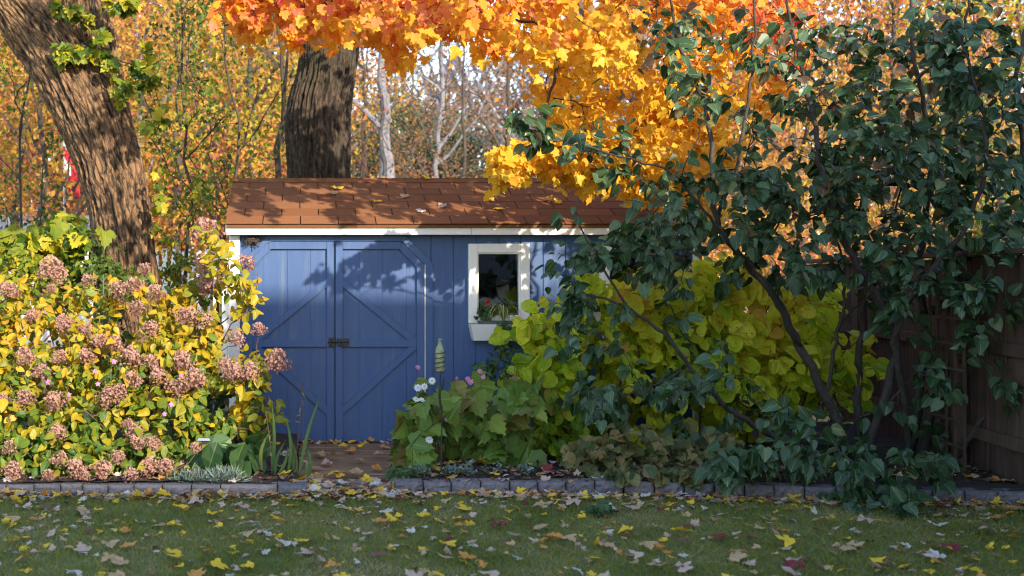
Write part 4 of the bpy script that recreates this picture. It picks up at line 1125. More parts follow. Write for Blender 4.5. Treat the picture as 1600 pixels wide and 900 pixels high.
leafy('hosta_plant', 'clump of broad dark green leaves beside the iris blades', 'plant', [(350, 710, 30, 22, 10), (385, 712, 22, 18, 7), (320, 720, 20, 18, 5)], (-2.15, -1.75), T_OVATE, (.17, .26), 2, 'l_hosta', 'stem_green', (-.55, -1.95), .1, wsc=1.35, nb=(0, -.7, .6))
leafy('currant_bush', 'dark leafy undergrowth in the gap between hydrangea and shed post', 'bush', [(320, 640, 38, 45, 34), (350, 690, 28, 30, 16)], (-1.1, -.5), T_HEART, (.07, .11), 5, 'l_hosta', 'stem_brown', (-.7, -.8), .3)
leafy('golden_plant', 'small plant with golden oval leaves at the foot of the white corner post', 'plant', [(385, 632, 16, 14, 7), (372, 655, 14, 14, 6), (395, 665, 14, 16, 8), (402, 690, 10, 10, 4)], (-1.5, -1.2), T_OVATE, (.07, .11), 5, 'l_gold', 'stem_brown', (-.5, -1.3), .35, (.5, 1))
for px, lb in ((330, 'blue grey tuft of fine blades on the edging below the hydrangea'), (352, 'larger blue grey tuft of fine blades before the dark broad leaves'), (296, 'small blue grey tuft of fine blades next to the pink flower heads')):
    c = P(px, 748, -2.4); n = 200
    o = MB(); dirs = unit(rnd(n, .8) + (0, -.1, .75)); dirs[:, 2] = np.abs(dirs[:, 2])
    o.leaves(T_LANCE, np.array([c[0], c[1], .07]) + rnd(n, .03)*np.array([1.6, .7, 0]), dirs, rnd(n, .5) + (0, -1, .3), rng.uniform(.06, .12, n)*(1.1 if px == 352 else .9), .5, .5)
    o = o.build('fescue_tuft', MAT['l_silver'], org=(c[0], c[1], .07)); tag(o, lb, 'grass tuft', 'blue grey tufts along the edging')
for px, hts, lb in ((425, (110, 60, 75, 50), 'short iris blades next to the dark broad leaved clump'), (458, (130, 50, 95, 60), 'tall iris blades with a brown dry stalk before the blue door'), (480, (45, 60, 40), 'low bent iris blades at the corner of the ramp')):
    o = MB(); c = P(px, 748, -2.15); c[2] = .06
    pos, tip, sz = [], [], []
    for h in hts:
        L = h*.0047*1.05
        p0 = c + np.array([rng.normal(0, .025), rng.normal(0, .03), 0]); lean = np.array([rng.normal(.05, .16), rng.normal(0, .1), 1])
        pts = smooth_line([p0, p0 + lean*L*.5, p0 + lean*L + np.array([rng.normal(0, .06), 0, -.02 - (L*.25 if px == 480 else 0)])], .04)
        u = unit(np.cross(unit(lean), (0.2, 1, 0))); wd = .013*np.sin(np.linspace(.6, 3.12, len(pts)))
        V = np.concatenate([pts - u*wd[:, None], pts + u*wd[:, None] , pts + np.array([0, -.004, 0])])
        m_ = len(pts)
        F = [(i, 2*m_+i, 2*m_+i+1, i+1) for i in range(m_-1)] + [(2*m_+i, m_+i, m_+i+1, 2*m_+i+1) for i in range(m_-1)]
        o.poly(V, F, tint=rng.uniform(.2, .7))
    if px != 480:
        for dx, top in ((rng.normal(0, .02), 600 if px == 458 else 640),):
            q = P(px + (15 if px == 458 else -10), top, -2.15)
            pts = smooth_line([c, (c+q)/2 + np.array([.01, 0, 0]), q], .05)
            o.tube(pts, np.linspace(.005, .002, len(pts)), 5, 1); k = rnd(5, .012)
            o.leaves(T_LANCE, pts[-6:-1], rnd(5, .3) + (0, 0, -.5), rnd(5) + (0, -1, 0), .05, 1.0)
    o = o.build('iris_plant', [MAT['l_iris'], MAT['stem_brown']], org=c); tag(o, lb, 'iris', 'iris clumps beside the ramp')

# ---------------------------------------------------------------- bottle on its stake, window planters, little garden things
def bottle_mat():
    t = NT('bottle_glass'); t.set((0.62, 0.66, 0.42, 1), 0.12)
    t.p.inputs['Transmission Weight'].default_value = 0.75; t.p.inputs['IOR'].default_value = 1.3
    return t.m
MAT['bottle'] = bottle_mat()
bs = P(689, 746, -2.25); bs[2] = .05
q = lambda px, py: P(px, py, -2.25)
stk = empty('bottle_stake', bs, 'thin black iron stake with a wire spiral holding a bottle upright', 'garden stake')
top = q(688.5, 583)
MB().tube(smooth_line([bs - (0, 0, .05), q(690, 660), q(687, 605), top], .05), .0055, 8).build('rod', MAT['iron'], stk)
cb = q(687.5, 581); R_b = .034
sp = MB(); a = np.linspace(0, 6.283*4.5, 110)
sp.tube(np.column_stack([cb[0] + (R_b+.005)*np.cos(a), cb[1] + (R_b+.005)*np.sin(a), cb[2] + .012 + .15*a/a[-1]]), .0028, 5)
sp.lathe([(.001, .002), (R_b, .002), (R_b, .007), (.001, .007)], cb - (0, 0, .006), 16)
sp.build('wire_spiral', MAT['iron'], stk)
for dx, h in ((.022, .11), (-.018, .16)):
    lf = MB(); b_ = q(689, 640 if dx < 0 else 612)
    pts = smooth_line([b_, b_ + (dx*.7, -.01, h*.5), b_ + (dx, -.012, h)], .02); wd = .007*np.sin(np.linspace(.3, 3.0, len(pts)))
    V = np.concatenate([pts - np.outer(wd, (1, 0, 0)), pts + np.outer(wd, (1, 0, 0)), pts + np.outer(np.abs(wd)+.001, (0, .5, 0))]); n = len(pts)
    lf.poly(V, [(i, n+i, n+i+1, i+1) for i in range(n-1)] + [(n+i, 2*n+i, 2*n+i+1, n+i+1) for i in range(n-1)] + [(2*n+i, i, i+1, 2*n+i+1) for i in range(n-1)])
    lf.build('iron_leaf', MAT['iron'], stk)
bo = MB().lathe([(.001, 0), (.026, 0), (.0325, .006), (.0335, .03), (.033, .145), (.030, .165), (.020, .185), (.0135, .200), (.0125, .222), (.0155, .224), (.0155, .234), (.011, .236), (.010, .19), (.029, .15), (.030, .02), (.001, .012)], cb + (0, 0, .003), 28)
bo = bo.build('glass_bottle', MAT['bottle'], smooth=True, org=cb); tag(bo, 'clear greenish glass bottle standing upright in the black wire spiral', 'bottle')

MAT['pot'] = plain('blue_grey_pot', (0.085, 0.09, 0.12), 0.5, 0.3, 20, 0.1)
oa, ob, z0, z1 = wins[0]
pot = MB()
pz, px0, px1 = z1-.03, X(744), X(806)
def tray(mb, x0, x1, y0, y1, za, zb, t=.008):
    e = [(x0, y0), (x1, y0), (x1, y1), (x0, y1)]; i = [(x0+t, y0+t), (x1-t, y0+t), (x1-t, y1-t), (x0+t, y1-t)]
    sh = .012; cx, cy = (x0+x1)/2, (y0+y1)/2
    b_ = [(cx+(x-cx)*.9, cy+(y-cy)*.85) for x, y in e]
    V = [(*p_, zb) for p_ in e] + [(*p_, zb) for p_ in i] + [(*p_, za) for p_ in b_] + [(*p_, zb-.02) for p_ in i]
    F = [(0, 1, 5, 4), (1, 2, 6, 5), (2, 3, 7, 6), (3, 0, 4, 7)] + [(8+k, 8+(k+1) % 4, (k+1) % 4, k) for k in range(4)] + [(11, 10, 9, 8)] + [(4+k, 4+(k+1) % 4, 12+(k+1) % 4, 12+k) for k in range(4)] + [(12, 13, 14, 15)]
    return mb.poly(V, F)
tray(pot, px0, px1, -.165, -.045, pz-.02, pz+.06)
o = pot.build('planter_tray', MAT['pot'], org=((px0+px1)/2, -.1, pz-.02)); tag(o, 'blue grey plastic planter tray set inside the white window box', 'planter')
c = np.array([X(752), -.115, pz+.05]); ger = empty('geranium', c, 'small dark geranium with one red bloom in the window box', 'plant')
n = 46; st = MB(); pos = c + rnd(n, 1)*np.array([.032, .025, .045]) + (0, 0, .065)
for p_ in pos: st.tube([c, (c*.5+p_*.5) + (0, 0, .015), p_], .0015, 3)
st.build('stem', MAT['stem_green'], ger)
MB().leaves(T_MANTLE, pos, unit(rnd(n, .8) + (0, -.3, -.3)), rnd(n, .4) + (0, -.7, .6), rng.uniform(.035, .06, n), rng.uniform(0, 1, n)).build('foliage', MAT['l_hosta'], ger)
rb_ = MB(); cr = np.array([X(757), -.15, Z(472)]); m_ = 24
rb_.leaves(T_ROUND, cr + rnd(m_, .007), unit(rnd(m_, 1)), rnd(m_, .6) + (0, -1, .2), .02, .5).build('bloom', MAT['pet_red'], ger)
MB().tube([c, (c+cr)/2 + (0, .01, .02), cr], .0015, 4).build('flower_stalk', MAT['stem_green'], ger)
def arching(name, c, n, L, label, cat, mat, hmax=.2):
    mb = MB()
    for _ in range(n):
        a = rng.random()*6.283; l = L*rng.uniform(.6, 1.1); dx = np.array([math.cos(a), math.sin(a)*.75 - .2, 0]); hh = hmax*rng.uniform(.5, 1.1)
        pts = smooth_line([c, c + dx*l*.35 + (0, 0, hh*.8), c + dx*l*.75 + (0, 0, hh*.75), c + dx*l*1.05 + (0, 0, -.02 + hh*.1)], .025)
        pts[:, 1] = np.minimum(pts[:, 1], -.045) if c[1] < -.05 and c[1] > -.3 else pts[:, 1]
        u = unit(np.cross(dx, (0, 0, 1))); wd = .0055*np.sin(np.linspace(.5, 3.1, len(pts))); k = len(pts)
        V = np.concatenate([pts - np.outer(wd, u) + (0, 0, .002), pts + np.outer(wd, u) + (0, 0, .002), pts]); 
        mb.poly(V, [(i, 2*k+i, 2*k+i+1, i+1) for i in range(k-1)] + [(2*k+i, k+i, k+i+1, 2*k+i+1) for i in range(k-1)], tint=rng.random())
    o = mb.build(name, MAT[mat], org=c); return tag(o, label, cat)
arching('spider_plant', np.array([X(783), -.115, pz+.05]), 34, .20, 'spider plant with thin striped arching blades in the window box', 'plant', 'l_stripe', .17)
sk = Skel(); c = np.array([X(784), -.17, z1+.005])
for i in range(7):
    x = c[0] + rng.normal(0, .03); l = rng.uniform(.10, .26)
    sk.line([(x, -.15, z1+.02), (x+rng.normal(0, .01), -.205, z1-.01), (x+rng.normal(0, .03), -.20, z1-l*.5), (x+rng.normal(0, .05), -.19, z1-l)], .0018, .001, step=.02, wob=.003)
b = sk.P[:sk.n][sk.P[:sk.n, 1] < -.17]; n = len(b)*2; b = np.repeat(b, 2, 0)
iv = empty('trailing_ivy', c, 'dark ivy strands trailing over the front of the white window box', 'plant')
mb = MB(); sk.mesh(mb, 4, rtip=.001); mb.build('stem', MAT['stem_green'], iv)
MB().leaves(T_GRAPE, b + rnd(n, .008), unit(rnd(n, .7) + (0, -.2, -.5)), rnd(n, .3) + (0, -1, .3), rng.uniform(.018, .034, n), rng.uniform(0, 1, n)).build('foliage', MAT['l_hosta'], iv)
arching('spider_plant', np.array([X(985), -.115, wins[1][3]-.02]), 30, .20, 'thin bladed plant in the half hidden second window box', 'plant', 'l_hosta', .15)

gl_ = P(319, 700, -1.75)
lt = empty('garden_light', gl_*np.array([1, 1, 0]) + (0, 0, .06), 'small square metal topped garden light between hydrangea and dark broad leaves', 'garden light')
z = gl_[2]+.06
MB().box(gl_[0]-.035, gl_[0]+.035, gl_[1]-.035, gl_[1]+.035, z-.08, z, b=.004).build('lamp_body', MAT['iron'], lt)
MB().poly([(gl_[0]+a*.05, gl_[1]+b_*.05, z+.002) for a, b_ in ((-1, -1), (1, -1), (1, 1), (-1, 1))] + [(gl_[0]+a*.042, gl_[1]+b_*.042, z+.020) for a, b_ in ((-1, -1), (1, -1), (1, 1), (-1, 1))],
          [(3, 2, 1, 0), (4, 5, 6, 7), (0, 1, 5, 4), (1, 2, 6, 5), (2, 3, 7, 6), (3, 0, 4, 7)]).build('lamp_cap', MAT['greymetal'], lt)
MB().tube([(gl_[0], gl_[1], .02), (gl_[0], gl_[1], z-.075)], .008, 8).build('lamp_stake', MAT['iron'], lt)
c = P(168, 470, -.9); a = np.linspace(0, math.pi, 14)
o = MB().tube(np.concatenate([[(c[0]-.035, -.9, .1)], np.column_stack([c[0] - .035*np.cos(a), np.full(14, -.9), c[2] + .16 + .035*np.sin(a)]), [(c[0]+.035, -.9, c[2]+.08)]]), .005, 6).build('plant_support', MAT['greymetal'], org=(c[0], -.9, .1))
tag(o, 'thin grey metal crook poking out of the hydrangea below the leaning trunk', 'plant support')
ph, oph = leafy('phlox_plant', 'dark green phlox with tiny magenta flowers glimpsed inside the hydrangea', 'plant', [(185, 590, 30, 40, 10), (280, 630, 30, 40, 12)], (-1.9, -1.5), T_LANCE, (.07, .11), 6, 'l_hosta', 'stem_green', (-1.15, -1.6), .4)
flowers(ph, [P(178, 565, -2.0), P(148, 580, -2.05), P(283, 586, -2.0), P(257, 647, -2.1), P(268, 632, -2.1), P(108, 617, -2.15), P(75, 597, -2.1), P(153, 600, -2.1)], 'pet_pink', .022, 5, oph)

# ---------------------------------------------------------------- trees and bushes behind
def wood_tree(name, label, px, Y, top, mats, crown, nl, leaf, tr_r=.10, ncl=120, base_f=.25, lean=0, trunk='bark_dark', pointy=False, group='autumn trees behind the shed', per=None, cat='tree', dense=.22, fork=None):
    """crown: (half width, half depth, lowest leaf, highest leaf) in metres"""
    x = (px-CX)*(Y-CAM_Y)/FPX
    r = empty(name, (x, Y, 0), label, cat, group)
    sk = Skel(cap=40000)
    ph = rng.random()*6.28
    m = sk.line([(x, Y, -.05), (x+lean*.3+rng.normal(0, .08), Y, top*.3), (x+lean*.6+rng.normal(0, .15)*(not fork), Y+rng.normal(0, .15), top*.62), (x+lean, Y, top)], tr_r, .012, step=.35, wob=.03, bare=.15)
    for q in range(0 if pointy else (2 if fork else 5)):            # limbs leave the trunk and rise
        i = m[int(len(m)*rng.uniform(.22, .7))]; p0 = sk.P[i].copy(); a_ = ph + q*2.4; l = crown[0]*rng.uniform(.6, 1.1)
        sk.line([p0, p0 + (math.cos(a_)*l*.5, math.sin(a_)*l*.4, l*.5), p0 + (math.cos(a_)*l, math.sin(a_)*l*.8, l*rng.uniform(.9, 1.5))], tr_r*.45, .008, par=i, step=.3, wob=.03)
    if fork:
        for fx, fz in fork: sk.line([(x+fx*.1, Y, -.05), (x+fx*.4, Y+.1, fz*.4), (x+fx, Y+.1, fz)], tr_r*.75, .012, step=.35, wob=.02, bare=.2)
    hw, hd, za, zb_ = crown
    tg = []
    while len(tg) < ncl:
        u, v, w_ = rng.uniform(-1, 1, 3)
        if u*u + v*v > 1: continue
        f = (w_+1)/2
        k = (1-f*.9) if pointy else math.sqrt(max(.05, 1-(w_*.92)**2))
        tg.append((x + lean*f*.7 + u*hw*k, Y + v*hd*k, za + f*(zb_-za)))
    tg = np.array(tg); tg = tg[np.argsort(tg[:, 2])]
    tw = [sk.reach(t, .3, wob=.12, ang=.9) for t in tg]
    mb = MB(); sk.mesh(mb, 4, pw=2.2, rtip=.004, rmax=.06, rbig=.04); mb.build('trunk', MAT[trunk], r)
    if nl:
        b, d = along(tw, nl*2.2, .25, dense*1.25); n = len(b); leaf = leaf*.62
        MB().leaves(T_SMALL, b, unit(rnd(n, 1)) + (0, -.2, -.4), rnd(n, .55) + (.4, -.7, .45), rng.uniform(leaf*.7, leaf*1.3, n), np.clip(.5 + rng.normal(0, .12, n) + .3*np.sin(b[:, 2]*1.1 + px + 1.5*np.sin(b[:, 0]*.9)), 0, 1), 1.25).build('crown', MAT[mats], r)
    return r
T = wood_tree
# left of the leaning trunk
T('maple_tree', 'golden maple far behind, between picture edge and leaning trunk', 30, 9, 7.5, 'l_yellow', (2.2, 1.8, 2.6, 8.5), 14, .17, .09, 110)
T('maple_tree', 'slim dark stemmed golden tree seen beside the flag', 52, 6.5, 6.5, 'l_yellow', (1.3, 1.2, 2.9, 7), 8, .14, .06, 60)
T('maple_tree', 'orange maple glowing low behind the flag and the grey roof', 110, 20, 9, 'l_orange', (4, 3, 2.2, 9), 20, .26, .14, 130)
T('maple_tree', 'broad orange maple beyond the grey roof by the picture edge', -60, 22, 10, 'l_orange', (4, 3, 2.0, 10), 20, .26, .15, 130)
# between the trunks
T('maple_tree', 'golden tree straight behind the slim sapling', 270, 11, 8, 'l_yellow', (2.3, 2, 2.3, 8.6), 14, .18, .09, 120)
T('maple_tree', 'tall golden maple just beside the thick dark trunk', 390, 13, 9, 'l_yellow', (2.4, 2, 2.2, 9.5), 15, .2, .11, 130)
T('maple_tree', 'orange tree far behind the gap between the two big trunks', 330, 24, 11, 'l_orange', (4.5, 3, 2.2, 11), 22, .28, .16, 140)
T('birch_tree', 'pale crooked birch stem between leaning trunk and sapling', 232, 15, 9, 'l_yellow', (1.6, 1.4, 4.5, 9.5), 6, .17, .11, 60, trunk='bark_grey', lean=-.5)
T('oak_tree', 'green and gold leaved tree leaning in front of the thick dark trunk', 400, 5.5, 6.5, 'l_green', (1.3, 1.1, 2.6, 7), 9, .13, .07, 70)
T('dogwood_tree', 'small maroon leaved tree low between sapling and thick trunk', 380, 7.5, 3.2, 'l_red', (1.0, .8, 2.2, 3.4), 7, .13, .04, 34)
# middle: bare twigs, grey stems, evergreen
T('poplar_tree', 'pair of smooth grey trunks rising straight behind the brown roof', 602, 14, 12, 'l_yellow', (1.6, 1.4, 5, 12), 3, .14, .17, 70, trunk='bark_grey', lean=-.35, fork=[(-.1, 11)])
T('birch_tree', 'slender whitish birch behind the middle of the shed roof', 678, 18, 11, 'l_brown', (1.9, 1.6, 4, 11), 3, .14, .10, 90, trunk='bark_grey', lean=.1)
T('cedar_tree', 'dark green cedar showing between the grey trunks and the birch', 648, 24, 8.5, 'l_ever', (2.4, 2.0, .8, 6.6), 34, .20, .14, 130, pointy=False)
T('cedar_tree', 'darker narrow cedar behind the white birch stem', 735, 27, 8, 'l_ever', (2.3, 2.0, .8, 6.0), 30, .22, .14, 120)
T('ash_tree', 'bare twiggy tree with a few rust leaves against the pale sky', 720, 12, 7, 'l_brown', (2.2, 1.8, 2.4, 7), 3, .11, .06, 130)
T('ash_tree', 'bare branched tree with wine red leaves beside the smooth grey trunks', 560, 16, 9, 'l_red', (2.0, 1.8, 2.5, 7.5), 6, .13, .08, 110)
T('ash_tree', 'leafless twig tree left of the golden hanging maple spray', 790, 15, 9, 'l_brown', (2.4, 2.0, 2.2, 9), 2, .12, .09, 150)
T('ash_tree', 'rust coloured thin tree in front of the dark cedar', 700, 21, 8, 'l_brown', (2.2, 1.8, 2, 6.5), 12, .15, .09, 110)
T('ash_tree', 'grey bare tree far behind the roof middle', 640, 34, 13, 'l_brown', (4, 3, 2, 13), 3, .2, .16, 170, trunk='bark_grey')
T('ash_tree', 'second grey bare tree farther along behind the roof', 830, 32, 12, 'l_brown', (4, 3, 2, 12), 3, .2, .16, 170, trunk='bark_grey')
T('maple_tree', 'thin golden tree just beside the thick dark trunk on its sunny side', 575, 22, 9, 'l_yellow', (1.6, 1.5, 2.5, 8.5), 8, .2, .10, 80)
# right, behind the canopy and the lilac
T('maple_tree', 'brown maple trunk rising behind the roof under the golden leaves', 940, 4.2, 7, 'l_orange', (1.6, 1.3, 3.4, 7), 8, .14, .19, 60, trunk='bark_maple')
T('maple_tree', 'second brown maple trunk behind the roof beside the golden leaves', 1022, 4.6, 7, 'l_orange', (1.6, 1.3, 3.4, 7), 8, .14, .20, 60, trunk='bark_maple')
T('maple_tree', 'golden maple behind the upper part of the lilac', 1390, 5.5, 6, 'l_yellow', (1.7, 1.3, 2.2, 6.5), 16, .14, .09, 110)
T('maple_tree', 'yellow green maple in the corner behind the lilac top', 1560, 7, 7, 'l_green', (1.8, 1.4, 2.2, 7.5), 14, .16, .10, 110)
T('maple_tree', 'orange maple far behind the fence and lilac', 1250, 13, 8, 'l_orange', (3, 2, 1.2, 8.5), 18, .2, .12, 140)
T('maple_tree', 'rust maple behind the far end of the brown fence', 1480, 15, 9, 'l_brown', (3.2, 2.4, 1.2, 9), 20, .22, .14, 140)
T('maple_tree', 'orange backed tree behind the golden canopy and roof end', 1060, 19, 9, 'l_yellow', (3.2, 2.4, 1.8, 9), 18, .24, .14, 140)
T('maple_tree', 'golden tree far out behind the picture edge and fence', 1700, 14, 9, 'l_yellow', (3, 2.4, 1.5, 9), 16, .22, .14, 120)
for k, (px, lb, mt) in enumerate(((-200, 'far golden wood edge tree beyond the grey roof', 'l_yellow'), (20, 'far hazy orange tree high above the grey roof', 'l_orange'), (200, 'far golden tree framed by the leaning trunk', 'l_yellow'), (430, 'far rust tree beside the thick dark trunk', 'l_brown'), (530, 'far bare tree showing beside the grey trunk pair', 'l_brown'), (900, 'far rust tree behind the hanging golden leaves', 'l_brown'), (1180, 'far golden tree behind the lilac', 'l_yellow'), (1420, 'far orange tree above the fence', 'l_orange'), (1640, 'far rust tree above the fence end', 'l_brown'))):
    T('wood_tree', lb, px, 40 + 3*(k % 3), 15, mt, (5.5, 3, 1.5, 15 if px < 500 or px > 850 else 9), 16 if px < 500 or px > 850 else 7, .34, .2, 150, dense=.4)
for k, (px, Y, h) in enumerate(((560, 44, 12), (625, 50, 14), (690, 46, 13), (755, 52, 14), (810, 45, 12), (860, 50, 13))):
    T('ash_tree', 'far bare tree in the pale gap behind the roof, %s from the grey trunks' % ORD[k], px, Y, h, 'l_brown', (4.2, 3, 1, h), 2 if k % 2 else 4, .25, .16, 260, trunk='bark_grey', dense=.3)
for k, (px, Y, mt, lb) in enumerate(((-80, 30, 'l_orange', 'dense orange tree filling the view past the grey roof end'), (90, 33, 'l_yellow', 'dense golden tree filling the view above the flag'), (180, 28, 'l_yellow', 'dense golden tree right behind the leaning trunk fork'), (260, 30, 'l_orange', 'dense orange tree behind the sapling top'), (350, 34, 'l_yellow', 'dense golden tree between sapling and thick trunk'), (430, 29, 'l_yellow', 'dense golden tree half hidden by the thick trunk'), (1150, 28, 'l_yellow', 'dense golden tree behind the lilac middle'), (1330, 30, 'l_brown', 'dense rust tree behind the lilac'), (1500, 28, 'l_yellow', 'dense golden tree behind the lilac corner'))):
    T('maple_tree', lb, px, Y, 13, mt, (4.2, 2.5, 1.5, 13), 26, .30, .15, 170, dense=.4)
# two unseen spruces added to dim the lilac and the far corner
T('shade_spruce', 'unseen dark spruce added to shade the lilac from the sun', 0, -6.2, 5.6, 'l_ever', (2.0, 1.7, .4, 5.4), 30, .16, .12, 190, pointy=True, cat='tree', group=None).location.x += 7.2 + 470*4.3/FPX
T('shade_spruce', 'unseen tall dark spruce added beyond the brown fence to dim the corner', 0, -2.6, 7.5, 'l_ever', (2.0, 1.8, .5, 7.2), 34, .16, .12, 220, pointy=True, cat='tree', group=None).location.x += 7.4 + 470*7.9/FPX
# far-off bare wood closing the view
n = 19000
fx = rng.uniform(-52, 88, n); fy_ = rng.uniform(62, 92, n)
ht = 15.5 + 3.5*np.array([noise.noise((x*.10, y*.05, 1)) for x, y in zip(fx, fy_)]) + 2.5*np.array([noise.noise((x*.4, y*.1, 2)) for x, y in zip(fx, fy_)])
fz = ht*rng.random(n)**.8
MAT['l_far'] = leaf_mat('haze_tinted_twig', [(0.0, C4(0.10, 0.10, 0.14)), (0.6, C4(0.18, 0.18, 0.25)), (0.85, C4(0.22, 0.19, 0.21)), (1.0, C4(0.30, 0.20, 0.12))], 0.2, 0.9, 1.0, 0.0)  # bluish haze of distance is put into these twig colours
fw = MB().leaves(T_LANCE, np.column_stack([fx, fy_, fz]), rnd(n, .5) + (0, 0, .7), rnd(n, .3) + (0, -1, 0), rng.uniform(.9, 2.6, n), .5, .7)
for i in range(110):
    x, y, h_ = rng.uniform(-52, 88), rng.uniform(60, 90), rng.uniform(12, 19)
    fw.tube([(x, y, -.05), (x+rng.normal(0, .4), y, h_*.5), (x+rng.normal(0, 1), y, h_)], [.22, .15, .03], 5)
tag(fw.build('far_wood', MAT['l_far']), 'haze tinted grey mass of bare woodland far behind the shed', 'wood', kind='stuff')
# sapling and near undergrowth
T('sapling', 'slim dark sapling with scattered yellow green leaves behind the pink hydrangea', 284, 2.6, 4.6, 'l_green', (.55, .5, 1.6, 4.6), 8, .11, .022, 52, dense=.07, group=None, cat='tree')
T('sapling', 'spindly green sapling beside the leaning trunk by the flag', 40, 3.6, 4.4, 'l_green', (.7, .5, 1.8, 4.6), 6, .11, .02, 44, dense=.09, group=None, cat='tree')
T('sapling', 'thin sapling with green and yellow sprays before the thick dark trunk', 345, 3.8, 5, 'l_green', (.7, .5, 2.2, 5), 6, .12, .02, 44, dense=.09, group=None, cat='tree')
def bush(name, label, E, yd, tm, size, per, mat, base, tint, group=None):
    r = empty(name, (*base, 0), label, 'bush', group)
    sk = Skel(cap=20000)
    for i in range(6): sk.line([(base[0]+rng.normal(0, .12), base[1], 0), (base[0]+rng.normal(0, .3), base[1], .6), (base[0]+rng.normal(0, .5), base[1]+rng.normal(0, .1), 1.1)], .014, .006, step=.12, wob=.01)
    tg = in_ellipses(E, yd); tg[:, 2] = np.maximum(tg[:, 2], .1)
    tw = [sk.reach(t, .1, wob=.1, ang=.5) for t in tg[np.argsort(tg[:, 2])]]
    mb = MB(); sk.mesh(mb, 4, rtip=.002, rmax=.012); mb.build('stem', MAT['stem_brown'], r)
    b, d = along(tw, per, .3, .04); n = len(b)
    MB().leaves(tm, b, unit(rnd(n, 1))*.6 + (0, -.3, -.4), rnd(n, .5) + (.2, -.6, .6), rng.uniform(size[0], size[1], n), rng.uniform(tint[0], tint[1], n)).build('foliage', MAT[mat], r)
bush('currant_bush', 'sunlit green bush with broad lobed leaves left of the leaning trunk base', [(90, 395, 45, 30, 34), (50, 390, 50, 30, 24), (120, 355, 40, 18, 14)], (.2, .8), T_GRAPE, (.12, .2), 4, 'l_green', (-2.4, .6), (.35, .8))
bush('privet_bush', 'small leaved yellow green bush at the picture edge above the hydrangea', [(20, 420, 50, 40, 60), (60, 440, 50, 25, 30), (-40, 410, 50, 50, 40)], (-.2, .4), T_OVATE, (.05, .09), 7, 'l_green', (-2.7, .2), (.4, 1))
bush('privet_bush', 'dark green bush crowding the base of the leaning trunk', [(150, 415, 40, 25, 36), (190, 440, 40, 20, 30), (135, 370, 20, 20, 12), (110, 450, 40, 20, 24)], (.1, .7), T_OVATE, (.05, .09), 8, 'l_green', (-1.9, .5), (.0, .35))
bush('privet_bush', 'thin leafy bush between the leaning trunk and the shed corner', [(270, 420, 25, 30, 20), (320, 300, 25, 30, 10), (250, 360, 14, 20, 6)], (1.2, 2.2), T_OVATE, (.06, .1), 6, 'l_green', (-1.2, 1.6), (.3, .9))

bush('privet_bush', 'dark green bush filling the gap between shed corner and fence', [(1135, 560, 45, 70, 36), (1230, 520, 90, 70, 60), (1340, 470, 60, 80, 50), (1300, 600, 80, 60, 50)], (.9, 1.9), T_OVATE, (.07, .11), 8, 'l_hosta', (4.9, 1.5), (.0, .6))
# ---------------------------------------------------------------- neighbour's place far at the back, white fence, flag
def lattice_fence(label, px0, px1, Y, h, posts):
    s = (Y-CAM_Y)/FPX; x0, x1 = (px0-CX)*s, (px1-CX)*s
    f = empty('picket_fence', ((x0+x1)/2, Y, 0), label, 'fence')
    b_ = MB(); x = x0
    while x < x1:
        b_.box(x, x+.075, Y-.012, Y+.012, .05, h - (.0 if int(x*9) % 2 else .03), b=.003); x += .13
    b_.build('pickets', MAT['white'], f)
    MB().box(x0, x1, Y+.0125, Y+.045, .3, .38).box(x0, x1, Y+.0125, Y+.045, h-.35, h-.27).build('rail', MAT['white'], f)
    for i in range(posts):
        xx = x0 + (x1-x0)*i/(posts-1); MB().box(xx-.05, xx+.05, Y+.046, Y+.14, 0, h+.06, b=.006).build('post', MAT['white'], f)
lattice_fence('white picket fence glimpsed through the leaves behind the big leaning trunk', -160, 352, 7, 1.95, 5)
nh = empty('neighbour_house', ((60-CX)*.0155, 17.3, 0), 'low pale house with a flat grey roof far behind the flag', 'house')
s = (17.3-CAM_Y)/FPX; x0, x1 = (-190-CX)*s, (152-CX)*s; zt_ = 1.5 + (HZ-362)*s
MB().box(x0, x1, 17.3, 21, 0, zt_).build('wall', MAT['siding'], nh)
MAT['slate'] = plain('grey_slate', (0.24, 0.24, 0.27), 0.7, 0.2, 6, 0.2)
ry = 19.1; zr = 1.5 + (HZ-336)*(ry-CAM_Y)/FPX
MB().poly([(x0-.3, 17.0, zt_), (x1+.1, 17.0, zt_), (x1+.1, ry, zr), (x0-.3, ry, zr), (x0-.3, 21.2, zt_), (x1+.1, 21.2, zt_)], [(0, 1, 2, 3), (3, 2, 5, 4), (0, 3, 4), (1, 5, 2), (0, 4, 5, 1)]).build('roof', MAT['slate'], nh)
for a in (.15, .55, .85):
    wx = x0 + (x1-x0)*a
    f = MB().box(wx-.55, wx+.55, 17.22, 17.29, 1.0, 2.1).build('window', MAT['white'], nh); MB().box(wx-.45, wx+.45, 17.20, 17.215, 1.1, 2.0).build('pane', MAT['glass'], f)
